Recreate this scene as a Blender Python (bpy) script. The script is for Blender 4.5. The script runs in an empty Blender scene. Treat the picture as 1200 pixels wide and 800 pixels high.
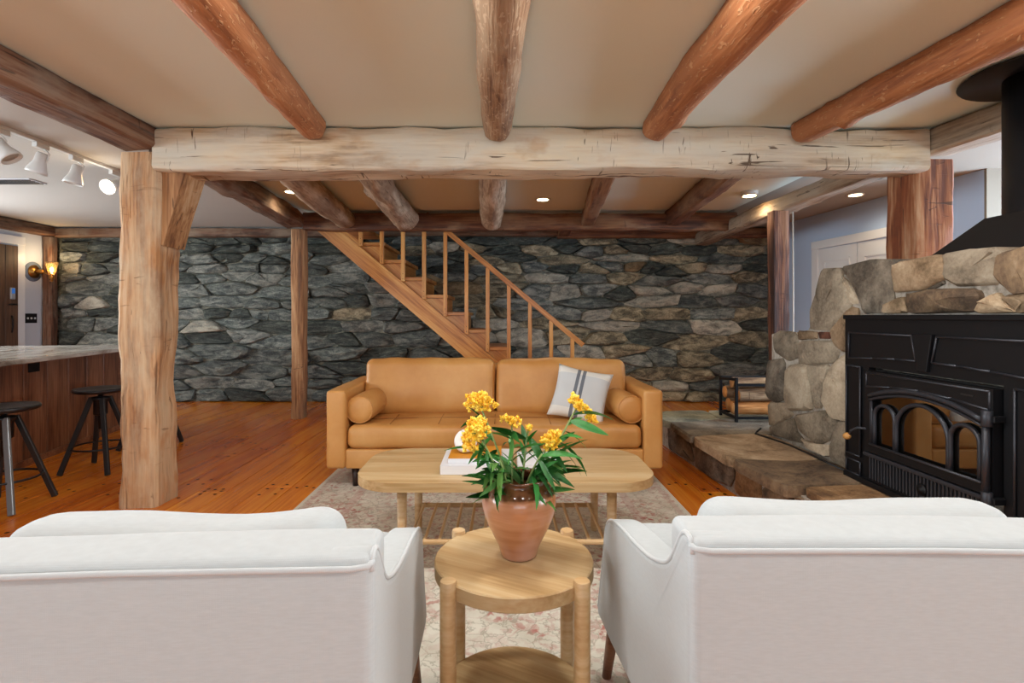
import bpy, bmesh, math, random
from mathutils import Vector, Matrix, Quaternion
from mathutils import noise as mn

# ------------------------------------------------------------------ camera, world, light, exposure
scene = bpy.context.scene
COL = scene.collection
PI = math.pi
R = math.radians
cam_data = bpy.data.cameras.new('camera')
cam_data.lens = 18.6
cam_data.sensor_width = 36.0
cam_data.shift_x = 0.00833
cam_data.shift_y = -0.025
cam_data.clip_start = 0.02
cam = bpy.data.objects.new('camera', cam_data)
cam.location = (0, 0, 1.13)
cam.rotation_euler = (R(90), 0, 0)
COL.objects.link(cam)
scene.camera = cam

world = bpy.data.worlds.new('world')
scene.world = world
world.use_nodes = True
world.node_tree.nodes['Background'].inputs[0].default_value = (0.75, 0.87, 1.0, 1)
world.node_tree.nodes['Background'].inputs[1].default_value = 1.0
scene.view_settings.view_transform = 'Standard'
scene.view_settings.look = 'None'
scene.view_settings.gamma = 1
scene.view_settings.exposure = 0.2
scene.view_settings.use_curve_mapping = False

def area(name, loc, rot, sx, sy, power, color):
    l = bpy.data.lights.new(name, 'AREA')
    l.shape = 'RECTANGLE'; l.size = sx; l.size_y = sy
    l.energy = power; l.color = color
    o = bpy.data.objects.new(name, l)
    o.location = loc; o.rotation_euler = rot
    COL.objects.link(o)
    return o
# daylight through the windows behind the camera, in the kitchen and in the hall
DAY = (0.84, 0.955, 1.0)
area('daylight_front', (0.3, -5.72, 1.35), (R(122), 0, 0), 4.6, 1.45, 80, DAY)
area('daylight_kitchen', (-4.4, -5.72, 1.35), (R(115), 0, 0), 1.5, 1.3, 100, DAY)
area('daylight_left', (-6.12, 4.2, 1.45), (R(88), 0, R(-90)), 2.6, 1.2, 125, (0.92, 0.98, 1.0))
area('added_daylight_right', (4.95, 0.0, 1.4), (R(100), 0, R(90)), 2.6, 1.3, 130, DAY)  # side window light added to even out the front bay
area('added_daylight_left_front', (-6.12, 0.0, 1.45), (R(100), 0, R(-90)), 2.6, 1.2, 150, DAY)  # added from the left for the same front bay
area('daylight_hall', (4.95, 3.2, 1.4), (R(90), 0, R(90)), 1.2, 1.3, 210, (0.60, 0.78, 1.0))

# ------------------------------------------------------------------ helpers
def lin(h):
    h = h.lstrip('#')
    c = [int(h[i:i+2], 16) / 255 for i in (0, 2, 4)]
    return tuple(x / 12.92 if x <= .04045 else ((x + .055) / 1.055) ** 2.4 for x in c) + (1,)

class NT:
    def __init__(s, name):
        s.m = bpy.data.materials.new(name); s.m.use_nodes = True
        s.t = s.m.node_tree; s.b = s.t.nodes['Principled BSDF']
    def n(s, typ, props=None, **ins):
        nd = s.t.nodes.new('ShaderNode' + {'Noise': 'TexNoise', 'Voronoi': 'TexVoronoi', 'Wave': 'TexWave'}.get(typ, typ))
        for k, v in (props or {}).items(): setattr(nd, k, v)
        for k, v in ins.items():
            key = int(k[1:]) if k[0] == 'i' and k[1:].isdigit() else k.replace('_', ' ')
            sock = nd.inputs[key]
            if isinstance(v, bpy.types.NodeSocket): s.t.links.new(v, sock)
            else: sock.default_value = v
        return nd
    def ramp(s, fac, stops, interp='LINEAR'):
        r = s.t.nodes.new('ShaderNodeValToRGB'); r.color_ramp.interpolation = interp
        e = r.color_ramp.elements
        while len(e) < len(stops): e.new(0.5)
        for el, (p, c) in zip(e, stops):
            el.position = p; el.color = c if len(c) == 4 else tuple(c) + (1,)
        s.t.links.new(fac, r.inputs[0]); return r.outputs[0]
    def mix(s, f, a, b, mode='MIX'):
        nd = s.t.nodes.new('ShaderNodeMix'); nd.data_type = 'RGBA'; nd.blend_type = mode
        for sock, v in ((nd.inputs[0], f), (nd.inputs[6], a), (nd.inputs[7], b)):
            if isinstance(v, bpy.types.NodeSocket): s.t.links.new(v, sock)
            else: sock.default_value = v
        return nd.outputs[2]
    def math(s, op, a, b=0.0, clamp=False):
        nd = s.t.nodes.new('ShaderNodeMath'); nd.operation = op; nd.use_clamp = clamp
        for sock, v in ((nd.inputs[0], a), (nd.inputs[1], b)):
            if isinstance(v, bpy.types.NodeSocket): s.t.links.new(v, sock)
            else: sock.default_value = v
        return nd.outputs[0]
    def coords(s, scale=(1, 1, 1), rand=True):
        tc = s.n('TexCoord')
        vec = tc.outputs['Object']
        if rand:
            oi = s.n('ObjectInfo')
            r = s.math('MULTIPLY', oi.outputs['Random'], 37.0)
            vec = s.n('VectorMath', {'operation': 'ADD'}, i0=vec, i1=r).outputs[0]
        return s.n('Mapping', Vector=vec, Scale=scale).outputs[0]
    def out(s, color=None, rough=None, bump=None, bstr=.3, bdist=.01, **kw):
        for key, v in (('Base Color', color), ('Roughness', rough)):
            if v is None: continue
            if isinstance(v, bpy.types.NodeSocket): s.t.links.new(v, s.b.inputs[key])
            else: s.b.inputs[key].default_value = v
        for k, v in kw.items(): s.b.inputs[k.replace('_', ' ')].default_value = v
        if bump is not None:
            bn = s.n('Bump', Height=bump, Strength=bstr, Distance=bdist)
            s.t.links.new(bn.outputs[0], s.b.inputs['Normal'])
        return s.m

def plain(name, hexc, rough=.5, metal=0.0, **kw):
    t = NT(name)
    return t.out(lin(hexc), rough, Metallic=metal, **kw)

def emit(name, hexc, strength):
    t = NT(name)
    return t.out(lin(hexc), .4, Emission_Color=lin(hexc), Emission_Strength=strength)

def paint(name, hexc, var=.04):
    t = NT(name)
    v = t.coords((1, 1, 1), False)
    big = t.n('Noise', Vector=v, Scale=1.3, Detail=3.0)
    fine = t.n('Noise', Vector=v, Scale=140.0, Detail=2.0)
    c = lin(hexc)
    d = tuple(x * (1 - 2 * var) for x in c[:3]) + (1,)
    col = t.mix(big.outputs[0], d, c)
    return t.out(col, .75, fine.outputs[0], .08, .002)

def wood(name, cols, grain=7.0, stretch=9.0, rough=.45, bstr=.15, patch=None, patch_amt=.5, cracks=0.0, crackcol='#2a1b12', coat=0.0, objvar=.12, stains=None, contrast=1.35, fleck=None):
    """Grain runs along the object's own X axis."""
    t = NT(name)
    v = t.coords((grain / stretch, grain, grain))
    w = t.n('Noise', Vector=v, Scale=1.0, Detail=5.0, Roughness=.6, Distortion=.5)
    v2 = t.coords((grain / 2.2, grain * 9, grain * 9))
    f = t.n('Noise', Vector=v2, Scale=1.0, Detail=4.0)
    m = t.math('ADD', t.math('MULTIPLY', w.outputs[0], .62), t.math('MULTIPLY', f.outputs[0], .38))
    m = t.math('ADD', t.math('MULTIPLY', m, contrast), .5 - .5 * contrast)
    n = len(cols)
    col = t.ramp(m, [(.34 + .32 * i / (n - 1), lin(c)) for i, c in enumerate(cols)])
    if patch:
        pv = t.coords((1.1, 2.6, 2.6))
        p = t.n('Noise', Vector=pv, Scale=1.6, Detail=6.0, Roughness=.65)
        pf = t.ramp(p.outputs[0], [(.5 - .3 * (patch_amt - .3), (0, 0, 0)), (.62, (1, 1, 1))])
        col = t.mix(t.math('MULTIPLY', pf, .8), col, lin(patch))
    if stains:
        pv = t.coords((3, 5, 5))
        p = t.n('Noise', Vector=pv, Scale=1.2, Detail=4.0)
        pf = t.ramp(p.outputs[0], [(.60, (0, 0, 0)), (.70, (1, 1, 1))])
        col = t.mix(t.math('MULTIPLY', pf, .6), col, lin(stains))
    h = m
    if fleck:
        fl = t.n('Noise', Vector=t.coords((26, 60, 60)), Scale=1.0, Detail=2.0, Distortion=.8)
        ff = t.ramp(fl.outputs[0], [(.60, (0, 0, 0)), (.66, (1, 1, 1))])
        col = t.mix(t.math('MULTIPLY', ff, .55), col, lin(fleck))
        h = t.math('ADD', m, t.math('MULTIPLY', ff, .5))
    if cracks > 0:
        cv = t.coords((1.1, 30, 30))
        cn = t.n('Noise', Vector=cv, Scale=1.0, Detail=3.0, Distortion=1.2)
        cf = t.ramp(cn.outputs[0], [(.33, (1, 1, 1)), (.355, (0, 0, 0))])
        gv = t.coords((34, 4, 4))
        g = t.n('Noise', Vector=gv, Scale=1.0, Detail=2.0, Distortion=1.6)
        gf = t.ramp(g.outputs[0], [(.315, (1, 1, 1)), (.345, (0, 0, 0))])
        mask = t.ramp(t.n('Noise', Vector=t.coords((2, 3, 3)), Scale=1.5, Detail=2.0).outputs[0], [(.48, (0, 0, 0)), (.6, (1, 1, 1))])
        cf2 = t.math('MAXIMUM', cf, t.math('MULTIPLY', gf, mask))
        cf2 = t.math('MULTIPLY', cf2, cracks)
        col = t.mix(cf2, col, lin(crackcol))
        h = t.math('SUBTRACT', m, cf2)
    if objvar:
        oi = t.n('ObjectInfo')
        hs = t.n('HueSaturation', Color=col, Value=t.math('ADD', t.math('MULTIPLY', oi.outputs['Random'], objvar * 2), 1 - objvar))
        col = hs.outputs[0]
    return t.out(col, rough, h, bstr, .01, Coat_Weight=coat, Coat_Roughness=.12)

def stone(name, cols, scale=6.0, stretch=(1, 1, 1), rough=.85, bstr=.7, vein=None, objvar=.22):
    t = NT(name)
    v = t.coords(tuple(scale * s for s in stretch))
    a = t.n('Noise', Vector=v, Scale=1.0, Detail=7.0, Roughness=.62, Distortion=.8)
    b = t.n('Noise', Vector=t.coords((1, 1, 1)), Scale=60.0, Detail=5.0, Roughness=.7)
    m = t.math('ADD', t.math('MULTIPLY', a.outputs[0], .72), t.math('MULTIPLY', b.outputs[0], .28))
    n = len(cols)
    col = t.ramp(m, [(.38 + .25 * i / (n - 1), lin(c)) for i, c in enumerate(cols)])
    if vein:
        vn = t.n('Noise', Vector=t.coords(tuple(scale * .7 * s for s in stretch)), Scale=1.0, Detail=8.0, Roughness=.7, Distortion=1.5)
        vf = t.ramp(vn.outputs[0], [(.57, (0, 0, 0)), (.70, (1, 1, 1))])
        col = t.mix(t.math('MULTIPLY', vf, .55), col, lin(vein))
    oi = t.n('ObjectInfo')
    hs = t.n('HueSaturation', Color=col, Value=t.math('ADD', t.math('MULTIPLY', oi.outputs['Random'], objvar * 2), 1 - objvar))
    return t.out(hs.outputs[0], rough, m, bstr, .02)

def link(o, parent=None):
    COL.objects.link(o)
    if parent is not None: o.parent = parent
    return o

def tag(o, label=None, cat=None, group=None, kind=None):
    if label: o['label'] = label
    if cat: o['category'] = cat
    if group: o['group'] = group
    if kind: o['kind'] = kind
    return o

def empty(name, loc, label=None, cat=None, group=None, rz=0):
    o = bpy.data.objects.new(name, None)
    o.empty_display_size = .1
    o.location = loc; o.rotation_euler = (0, 0, rz)
    COL.objects.link(o)
    return tag(o, label, cat, group)

def bm_obj(name, bm, mat, parent=None, smooth=False, loc=None, rot=None):
    me = bpy.data.meshes.new(name)
    bmesh.ops.recalc_face_normals(bm, faces=bm.faces[:])
    bm.to_mesh(me); bm.free()
    me.materials.append(mat)
    if smooth:
        me.polygons.foreach_set('use_smooth', [True] * len(me.polygons))
    o = bpy.data.objects.new(name, me)
    if loc is not None: o.location = loc
    if rot is not None: o.rotation_euler = rot
    return link(o, parent)

def add_box(bm, x0, x1, y0, y1, z0, z1, bev=0.0, seg=2, M=None):
    r = bmesh.ops.create_cube(bm, size=1.0)
    vs = r['verts']
    for v in vs:
        v.co = Vector(((x0 + x1) / 2 + v.co.x * (x1 - x0), (y0 + y1) / 2 + v.co.y * (y1 - y0), (z0 + z1) / 2 + v.co.z * (z1 - z0)))
    if bev > 0:
        es = list({e for v in vs for e in v.link_edges})
        r2 = bmesh.ops.bevel(bm, geom=es, offset=bev, segments=seg, profile=.5, affect='EDGES')
        vs = list({v for f in r2['faces'] for v in f.verts} | {v for v in vs if v.is_valid})
    if M is not None:
        for v in vs: v.co = M @ v.co
    return vs

def box(name, x0, x1, y0, y1, z0, z1, mat, parent=None, bev=0.0, seg=2):
    bm = bmesh.new()
    add_box(bm, x0, x1, y0, y1, z0, z1, bev, seg)
    return bm_obj(name, bm, mat, parent, smooth=False)

def obox(name, size, loc, rot, mat, parent=None, bev=0.0, seg=2, smooth=False):
    """box centred on its own origin (local X is the grain)."""
    bm = bmesh.new()
    sx, sy, sz = size
    add_box(bm, -sx / 2, sx / 2, -sy / 2, sy / 2, -sz / 2, sz / 2, bev, seg)
    return bm_obj(name, bm, mat, parent, smooth, loc, rot)

def add_tube(bm, pts, rad, n=8, cap=True):
    pts = [Vector(p) for p in pts]
    rads = rad if isinstance(rad, (list, tuple)) else [rad] * len(pts)
    rings = []
    up = Vector((0, 0, 1))
    prev = None
    for i, p in enumerate(pts):
        a = pts[max(i - 1, 0)]; b = pts[min(i + 1, len(pts) - 1)]
        t = (b - a).normalized()
        if prev is None:
            s = t.cross(up) if abs(t.z) < .95 else t.cross(Vector((1, 0, 0)))
        else:
            s = prev - t * prev.dot(t)
        s.normalize(); prev = s
        q = t.cross(s)
        rings.append([bm.verts.new(p + (s * math.cos(2 * PI * k / n) + q * math.sin(2 * PI * k / n)) * rads[i]) for k in range(n)])
    for A, B in zip(rings, rings[1:]):
        for k in range(n):
            bm.faces.new((A[k], A[(k + 1) % n], B[(k + 1) % n], B[k]))
    if cap:
        bm.faces.new(rings[0][::-1]); bm.faces.new(rings[-1])
    return rings

def tube(name, pts, rad, mat, parent=None, n=10, smooth=True):
    bm = bmesh.new(); add_tube(bm, pts, rad, n)
    return bm_obj(name, bm, mat, parent, smooth)

def add_lathe(bm, prof, n=32, M=None):
    rings = []
    for r, z in prof:
        rings.append([bm.verts.new(Vector((max(r, 1e-4) * math.cos(2 * PI * k / n), max(r, 1e-4) * math.sin(2 * PI * k / n), z))) for k in range(n)])
    for A, B in zip(rings, rings[1:]):
        for k in range(n):
            bm.faces.new((A[k], A[(k + 1) % n], B[(k + 1) % n], B[k]))
    bm.faces.new(rings[0][::-1]); bm.faces.new(rings[-1])
    if M is not None:
        for rg in rings:
            for v in rg: v.co = M @ v.co

def lathe(name, prof, mat, parent=None, n=32, loc=(0, 0, 0), rot=(0, 0, 0), smooth=True):
    bm = bmesh.new(); add_lathe(bm, prof, n)
    o = bm_obj(name, bm, mat, parent, smooth, loc, rot)
    return o

def autosmooth(o, ang=35):
    me = o.data
    me.polygons.foreach_set('use_smooth', [True] * len(me.polygons))
    bm = bmesh.new(); bm.from_mesh(me)
    for e in bm.edges:
        if len(e.link_faces) == 2 and e.calc_face_angle(0) > R(ang): e.smooth = False
    bm.to_mesh(me); bm.free()
    return o

def prism(name, poly, axis, a0, a1, mat, parent=None, bev=0.0, seg=2):
    """poly of (u, v) points; axis 'x': (u,v)=(y,z); 'y': (x,z); 'z': (x,y); extruded a0..a1 along axis."""
    bm = bmesh.new()
    def P(u, v, a):
        return {'x': (a, u, v), 'y': (u, a, v), 'z': (u, v, a)}[axis]
    A = [bm.verts.new(P(u, v, a0)) for u, v in poly]
    B = [bm.verts.new(P(u, v, a1)) for u, v in poly]
    n = len(poly)
    bm.faces.new(A); bm.faces.new(B[::-1])
    for i in range(n): bm.faces.new((A[i], B[i], B[(i + 1) % n], A[(i + 1) % n]))
    if bev > 0:
        es = [e for e in bm.edges if (e.verts[0] in A) == (e.verts[1] in A)]
        bmesh.ops.bevel(bm, geom=es, offset=bev, segments=seg, profile=.5, affect='EDGES')
    return bm_obj(name, bm, mat, parent)

def soft_box(name, w, d, h, r, mat, parent=None, puff=0.0, puffy=0.0, n=14, loc=(0, 0, 0), rot=(0, 0, 0), wr=0.0, seed=0):
    """upholstered box: rounded edges, swollen top and bottom (puff) and front and back (puffy); origin at its centre."""
    bm = bmesh.new()
    hx, hy, hz = w / 2, d / 2, h / 2
    idx = {}
    def vert(a, b, c):
        k = (round(a, 5), round(b, 5), round(c, 5))
        if k not in idx: idx[k] = bm.verts.new((a, b, c))
        return idx[k]
    def dens(s):
        m = max(w, d, h)
        return max(6, int(n * (s / m) ** .5))
    nx, ny, nz = dens(w), dens(d), dens(h)
    def lin_(k, m, half):
        # denser near the edges
        t = k / m * 2 - 1
        e = min(r * 1.02, half)
        q = max(2, m // 4)
        if k <= q: return -half + e * k / q
        if k >= m - q: return half - e * (m - k) / q
        return -half + e + (2 * half - 2 * e) * (k - q) / (m - 2 * q)
    X = [lin_(i, nx, hx) for i in range(nx + 1)]
    Y = [lin_(i, ny, hy) for i in range(ny + 1)]
    Z = [lin_(i, nz, hz) for i in range(nz + 1)]
    for s in (-hz, hz):
        for i in range(nx):
            for j in range(ny):
                bm.faces.new([vert(X[i], Y[j], s), vert(X[i+1], Y[j], s), vert(X[i+1], Y[j+1], s), vert(X[i], Y[j+1], s)])
    for s in (-hy, hy):
        for i in range(nx):
            for j in range(nz):
                bm.faces.new([vert(X[i], s, Z[j]), vert(X[i+1], s, Z[j]), vert(X[i+1], s, Z[j+1]), vert(X[i], s, Z[j+1])])
    for s in (-hx, hx):
        for i in range(ny):
            for j in range(nz):
                bm.faces.new([vert(s, Y[i], Z[j]), vert(s, Y[i+1], Z[j]), vert(s, Y[i+1], Z[j+1]), vert(s, Y[i], Z[j+1])])
    for v in bm.verts:
        p = v.co.copy()
        q = Vector((max(-hx + r, min(hx - r, p.x)), max(-hy + r, min(hy - r, p.y)), max(-hz + r, min(hz - r, p.z))))
        dl = p - q
        if dl.length > 1e-9: p = q + dl.normalized() * r
        a, b, c = p.x / hx, p.y / hy, p.z / hz
        pz = puff * (1 - a * a) * (1 - b * b) * c
        py = puffy * (1 - a * a) * (1 - c * c) * b
        p.z += pz; p.y += py
        if wr:
            k = mn.noise(Vector((p.x * 5 + seed, p.y * 5, p.z * 5)))
            p += dl.normalized() * wr * k if dl.length > 1e-9 else Vector()
            p.z += wr * .8 * k * (1 if p.z > 0 else -.2)
            if h > d: p.y += wr * mn.noise(Vector((p.x * 4 + seed + 9, p.z * 6, seed)))
        v.co = p
    return bm_obj(name, bm, mat, parent, True, loc, rot)

def catmull(pts, per=5):
    out = []
    n = len(pts)
    for i in range(n - 1):
        a = Vector(pts[max(i-1, 0)]); b = Vector(pts[i]); c = Vector(pts[i+1]); d = Vector(pts[min(i+2, n-1)])
        for j in range(per):
            t = j / per
            q = .5 * ((2*b) + (c-a)*t + (2*a-5*b+4*c-d)*t*t + (-a+3*b-3*c+d)*t*t*t)
            out.append(tuple(q))
    out.append(tuple(pts[-1]))
    return out

def soft_profile(name, prof, x0, x1, r, mat, parent):
    """upholstered panel: closed outline (y, z), thickness x0..x1, rounded all round by r."""
    n = len(prof)
    P = [Vector(p) for p in prof]
    area_ = sum(P[i].x * P[(i+1) % n].y - P[(i+1) % n].x * P[i].y for i in range(n))
    sg = 1 if area_ > 0 else -1
    N = []
    for i in range(n):
        t = (P[(i + 1) % n] - P[i - 1]).normalized()
        N.append(Vector((t.y, -t.x)) * sg)
    bm = bmesh.new(); rings = []
    for k in range(5):
        a = PI / 2 * k / 4
        rings.append((x0 + r * (1 - math.sin(a)), r * (1 - math.cos(a))))
    rings = rings[::-1] + []
    secs = [(x0 + r * (1 - math.cos(PI / 2 * k / 4)), r * (1 - math.sin(PI / 2 * k / 4))) for k in range(5)]
    secs += [(x1 - r * (1 - math.sin(PI / 2 * k / 4)), r * (1 - math.cos(PI / 2 * k / 4))) for k in range(5)]
    R_ = []
    for x, ins_ in secs:
        R_.append([bm.verts.new((x, P[i].x - N[i].x * ins_, P[i].y - N[i].y * ins_)) for i in range(n)])
    for A, B in zip(R_, R_[1:]):
        for k in range(n): bm.faces.new((A[k], A[(k + 1) % n], B[(k + 1) % n], B[k]))
    caps_ = [bm.faces.new(rg) for rg in (R_[0], R_[-1])]
    bm.normal_update()
    bmesh.ops.triangulate(bm, faces=caps_, ngon_method='EAR_CLIP')
    o = bm_obj(name, bm, mat, parent, True)
    autosmooth(o, 40)
    for p_ in o.data.polygons:
        if abs(p_.normal.x) > .999: p_.use_smooth = False
    return o

def orient(o, p0, p1, roll=0.0):
    """place o (built along +X from its origin) so that it runs from p0 to p1."""
    p0 = Vector(p0); p1 = Vector(p1)
    x = (p1 - p0).normalized()
    ref = Vector((0, 0, 1)) if abs(x.z) < .9 else Vector((0, 1, 0))
    y = ref.cross(x).normalized(); z = x.cross(y)
    m = Matrix((x, y, z)).transposed().to_4x4()
    m = Matrix.Translation(p0) @ m @ Matrix.Rotation(roll, 4, 'X')
    o.matrix_world = m
    o.matrix_basis = m
    return o

def timber(name, p0, p1, w, h, mat, parent=None, amp=.012, step=.07, seed=0, roll=0.0, corner=.18, wane=0.0, facet=True):
    """hewn timber: cross-section w (local y) by h (local z), wavering sides and worn arrises."""
    L = (Vector(p1) - Vector(p0)).length
    n = max(3, int(L / step))
    c = corner * min(w, h)
    base = []
    for sy, sz in ((1, 1), (-1, 1), (-1, -1), (1, -1)):
        a = Vector((0, sy * (w / 2), sz * (h / 2)))
        if sy * sz > 0: base += [a - Vector((0, sy * 0, sz * c)), a - Vector((0, sy * c * .35, sz * c * .35)), a - Vector((0, sy * c, 0))]
        else: base += [a - Vector((0, sy * c, 0)), a - Vector((0, sy * c * .35, sz * c * .35)), a - Vector((0, 0, sz * c))]
    # mid-side points
    pts = []
    for i, p in enumerate(base):
        pts.append(p)
        q = base[(i + 1) % len(base)]
        if (q - p).length > c * 2.5:
            pts.append(p.lerp(q, .33)); pts.append(p.lerp(q, .67))
    bm = bmesh.new(); rings = []
    for i in range(n + 1):
        x = L * i / n
        ring = []
        for p in pts:
            s = Vector((x * 3.1 + seed * 7.3, p.y * 6, p.z * 6 + seed))
            k = mn.noise(s) * amp + mn.noise(s * 3.3) * amp * .45
            big = mn.noise(Vector((x * .9 + seed * 3, seed * 1.7, p.z * 2))) * wane
            d = p.normalized()
            co = p + d * (k + big)
            ring.append(bm.verts.new((x + (mn.noise(s * 5) * amp * .4 if 0 < i < n else 0), co.y, co.z)))
        rings.append(ring)
    m = len(pts)
    for A, B in zip(rings, rings[1:]):
        for k in range(m): bm.faces.new((A[k], A[(k + 1) % m], B[(k + 1) % m], B[k]))
    bm.faces.new(rings[0][::-1]); bm.faces.new(rings[-1])
    o = bm_obj(name, bm, mat, parent, not facet)
    autosmooth(o, 28)
    return orient(o, p0, p1, roll)

def log(name, pts, rads, mat, parent=None, amp=.008, seed=0, n=18, knots=(), zmax=2.222):
    """round log through pts (world), radius per point, with bumps and knots [(t, angle, size)]."""
    P = [Vector(p) for p in pts]
    org = P[0].copy()
    # resample
    S = []
    segs = len(P) - 1
    per = 16 if segs < 4 else 9
    for i in range(segs):
        for j in range(per + (1 if i == segs - 1 else 0)):
            t = j / per
            a = P[max(i-1, 0)]; b = P[i]; c = P[i+1]; d = P[min(i+2, segs)]
            q = .5 * ((2*b) + (c-a)*t + (2*a-5*b+4*c-d)*t*t + (-a+3*b-3*c+d)*t*t*t)
            S.append((q, rads[i] * (1 - t) + rads[i+1] * t))
    ax = (P[-1] - P[0]).normalized()
    yv = Vector((0, 0, 1)).cross(ax).normalized(); zv = ax.cross(yv)
    Mx = Matrix((ax, yv, zv)).transposed()
    inv = Mx.inverted()
    bm = bmesh.new(); rings = []
    N = len(S)
    for i, (q, r) in enumerate(S):
        lq = inv @ (q - org)
        ring = []
        tt = i / (N - 1)
        er = r
        if i == 0 or i == N - 1: er = r * .8
        for k in range(n):
            a = 2 * PI * k / n
            dv = Vector((0, math.cos(a), math.sin(a)))
            s = Vector((lq.x * 2.2 + seed * 5.1, dv.y * 1.1, dv.z * 1.1 + seed))
            rr = er + mn.noise(s) * amp * 1.6 + mn.noise(s * 4) * amp * .6
            for (kt, ka, ks) in knots:
                dd = ((tt - kt) * (P[-1] - P[0]).length) ** 2 / (ks * ks) + (math.atan2(math.sin(a - ka), math.cos(a - ka)) * r) ** 2 / (ks * ks)
                rr += ks * .5 * math.exp(-dd * 1.6)
            wp = org + Mx @ (lq + dv * rr)
            wp.z = min(wp.z, zmax)
            ring.append(bm.verts.new(inv @ (wp - org)))
        rings.append(ring)
    for A, B in zip(rings, rings[1:]):
        for k in range(n): bm.faces.new((A[k], A[(k + 1) % n], B[(k + 1) % n], B[k]))
    bm.faces.new(rings[0][::-1]); bm.faces.new(rings[-1])
    o = bm_obj(name, bm, mat, parent, True)
    autosmooth(o, 60)
    m = Matrix.Translation(org) @ Mx.to_4x4()
    o.matrix_basis = m
    return o

def grow(p, d):
    c = centroid(p)
    out = []
    for a, b in p:
        L = max(math.hypot(a - c[0], b - c[1]), .02)
        out.append((a + (a - c[0]) / L * d, b + (b - c[1]) / L * d))
    return out

def centroid(p):
    A = 0; cx = 0; cy = 0
    for (x0, y0), (x1, y1) in zip(p, p[1:] + p[:1]):
        k = x0 * y1 - x1 * y0
        A += k; cx += (x0 + x1) * k; cy += (y0 + y1) * k
    if abs(A) < 1e-9: return p[0]
    return (cx / (3 * A), cy / (3 * A))

def chaikin(p, t=.25):
    q = []
    for a, b in zip(p, p[1:] + p[:1]):
        q.append((a[0] + (b[0] - a[0]) * t, a[1] + (b[1] - a[1]) * t))
        q.append((b[0] + (a[0] - b[0]) * t, b[1] + (a[1] - b[1]) * t))
    return q

def stone_piece(name, poly, relief, depth, fn, mat, parent, rnd, t=.22, rough=.012, tilt=.25, bmj=None):
    """one fitted stone: outline poly in the plane, fn(u, v, w) -> point, w outwards; its own origin at its centre."""
    p = chaikin(poly, t)
    # jagged outline
    c = centroid(p)
    size = max(max(abs(a - c[0]), abs(b - c[1])) for a, b in p)
    tu, tv = rnd.uniform(-tilt, tilt), rnd.uniform(-tilt, tilt)
    O = Vector(fn(c[0], c[1], 0))
    bm = bmj if bmj is not None else bmesh.new()
    if bmj is not None: O = Vector((0, 0, 0))
    def ring(sc, w, jit):
        out = []
        for a, b in p:
            u = c[0] + (a - c[0]) * sc + rnd.uniform(-jit, jit); v = c[1] + (b - c[1]) * sc + rnd.uniform(-jit, jit)
            ww = w + ((u - c[0]) * tu + (v - c[1]) * tv) * (1 if w > 0 else 0) * .35 + (rnd.uniform(-rough, rough) if w > 0 else 0)
            out.append(bm.verts.new(Vector(fn(u, v, max(ww, .002) if w > 0 else w)) - O))
        return out
    j = min(.006, size * .05)
    r0 = ring(1.0, -depth, 0)
    r1 = ring(1.0, relief * .35, j)
    r2 = ring(.86, relief * .9, j)
    r3 = ring(.45, relief * 1.05, j * 2)
    n = len(p)
    for A, B in ((r0, r1), (r1, r2), (r2, r3)):
        for k in range(n): bm.faces.new((A[k], A[(k + 1) % n], B[(k + 1) % n], B[k]))
    cv = bm.verts.new(Vector(fn(c[0] + size * .1 * rnd.uniform(-1, 1), c[1], relief * 1.05)) - O)
    for k in range(n): bm.faces.new((r3[k], r3[(k + 1) % n], cv))
    bm.faces.new(r0[::-1])
    if bmj is not None: return None
    return autosmooth(bm_obj(name, bm, mat, parent, True, O), 42 if size > .12 else 30)

def clip(poly, nx, ny, d):
    out = []
    for i in range(len(poly)):
        a, b = poly[i], poly[(i + 1) % len(poly)]
        da = a[0] * nx + a[1] * ny - d; db = b[0] * nx + b[1] * ny - d
        if da <= 0: out.append(a)
        if (da < 0) != (db < 0) and da != db:
            t = da / (da - db)
            out.append((a[0] + (b[0] - a[0]) * t, a[1] + (b[1] - a[1]) * t))
    return out

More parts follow.
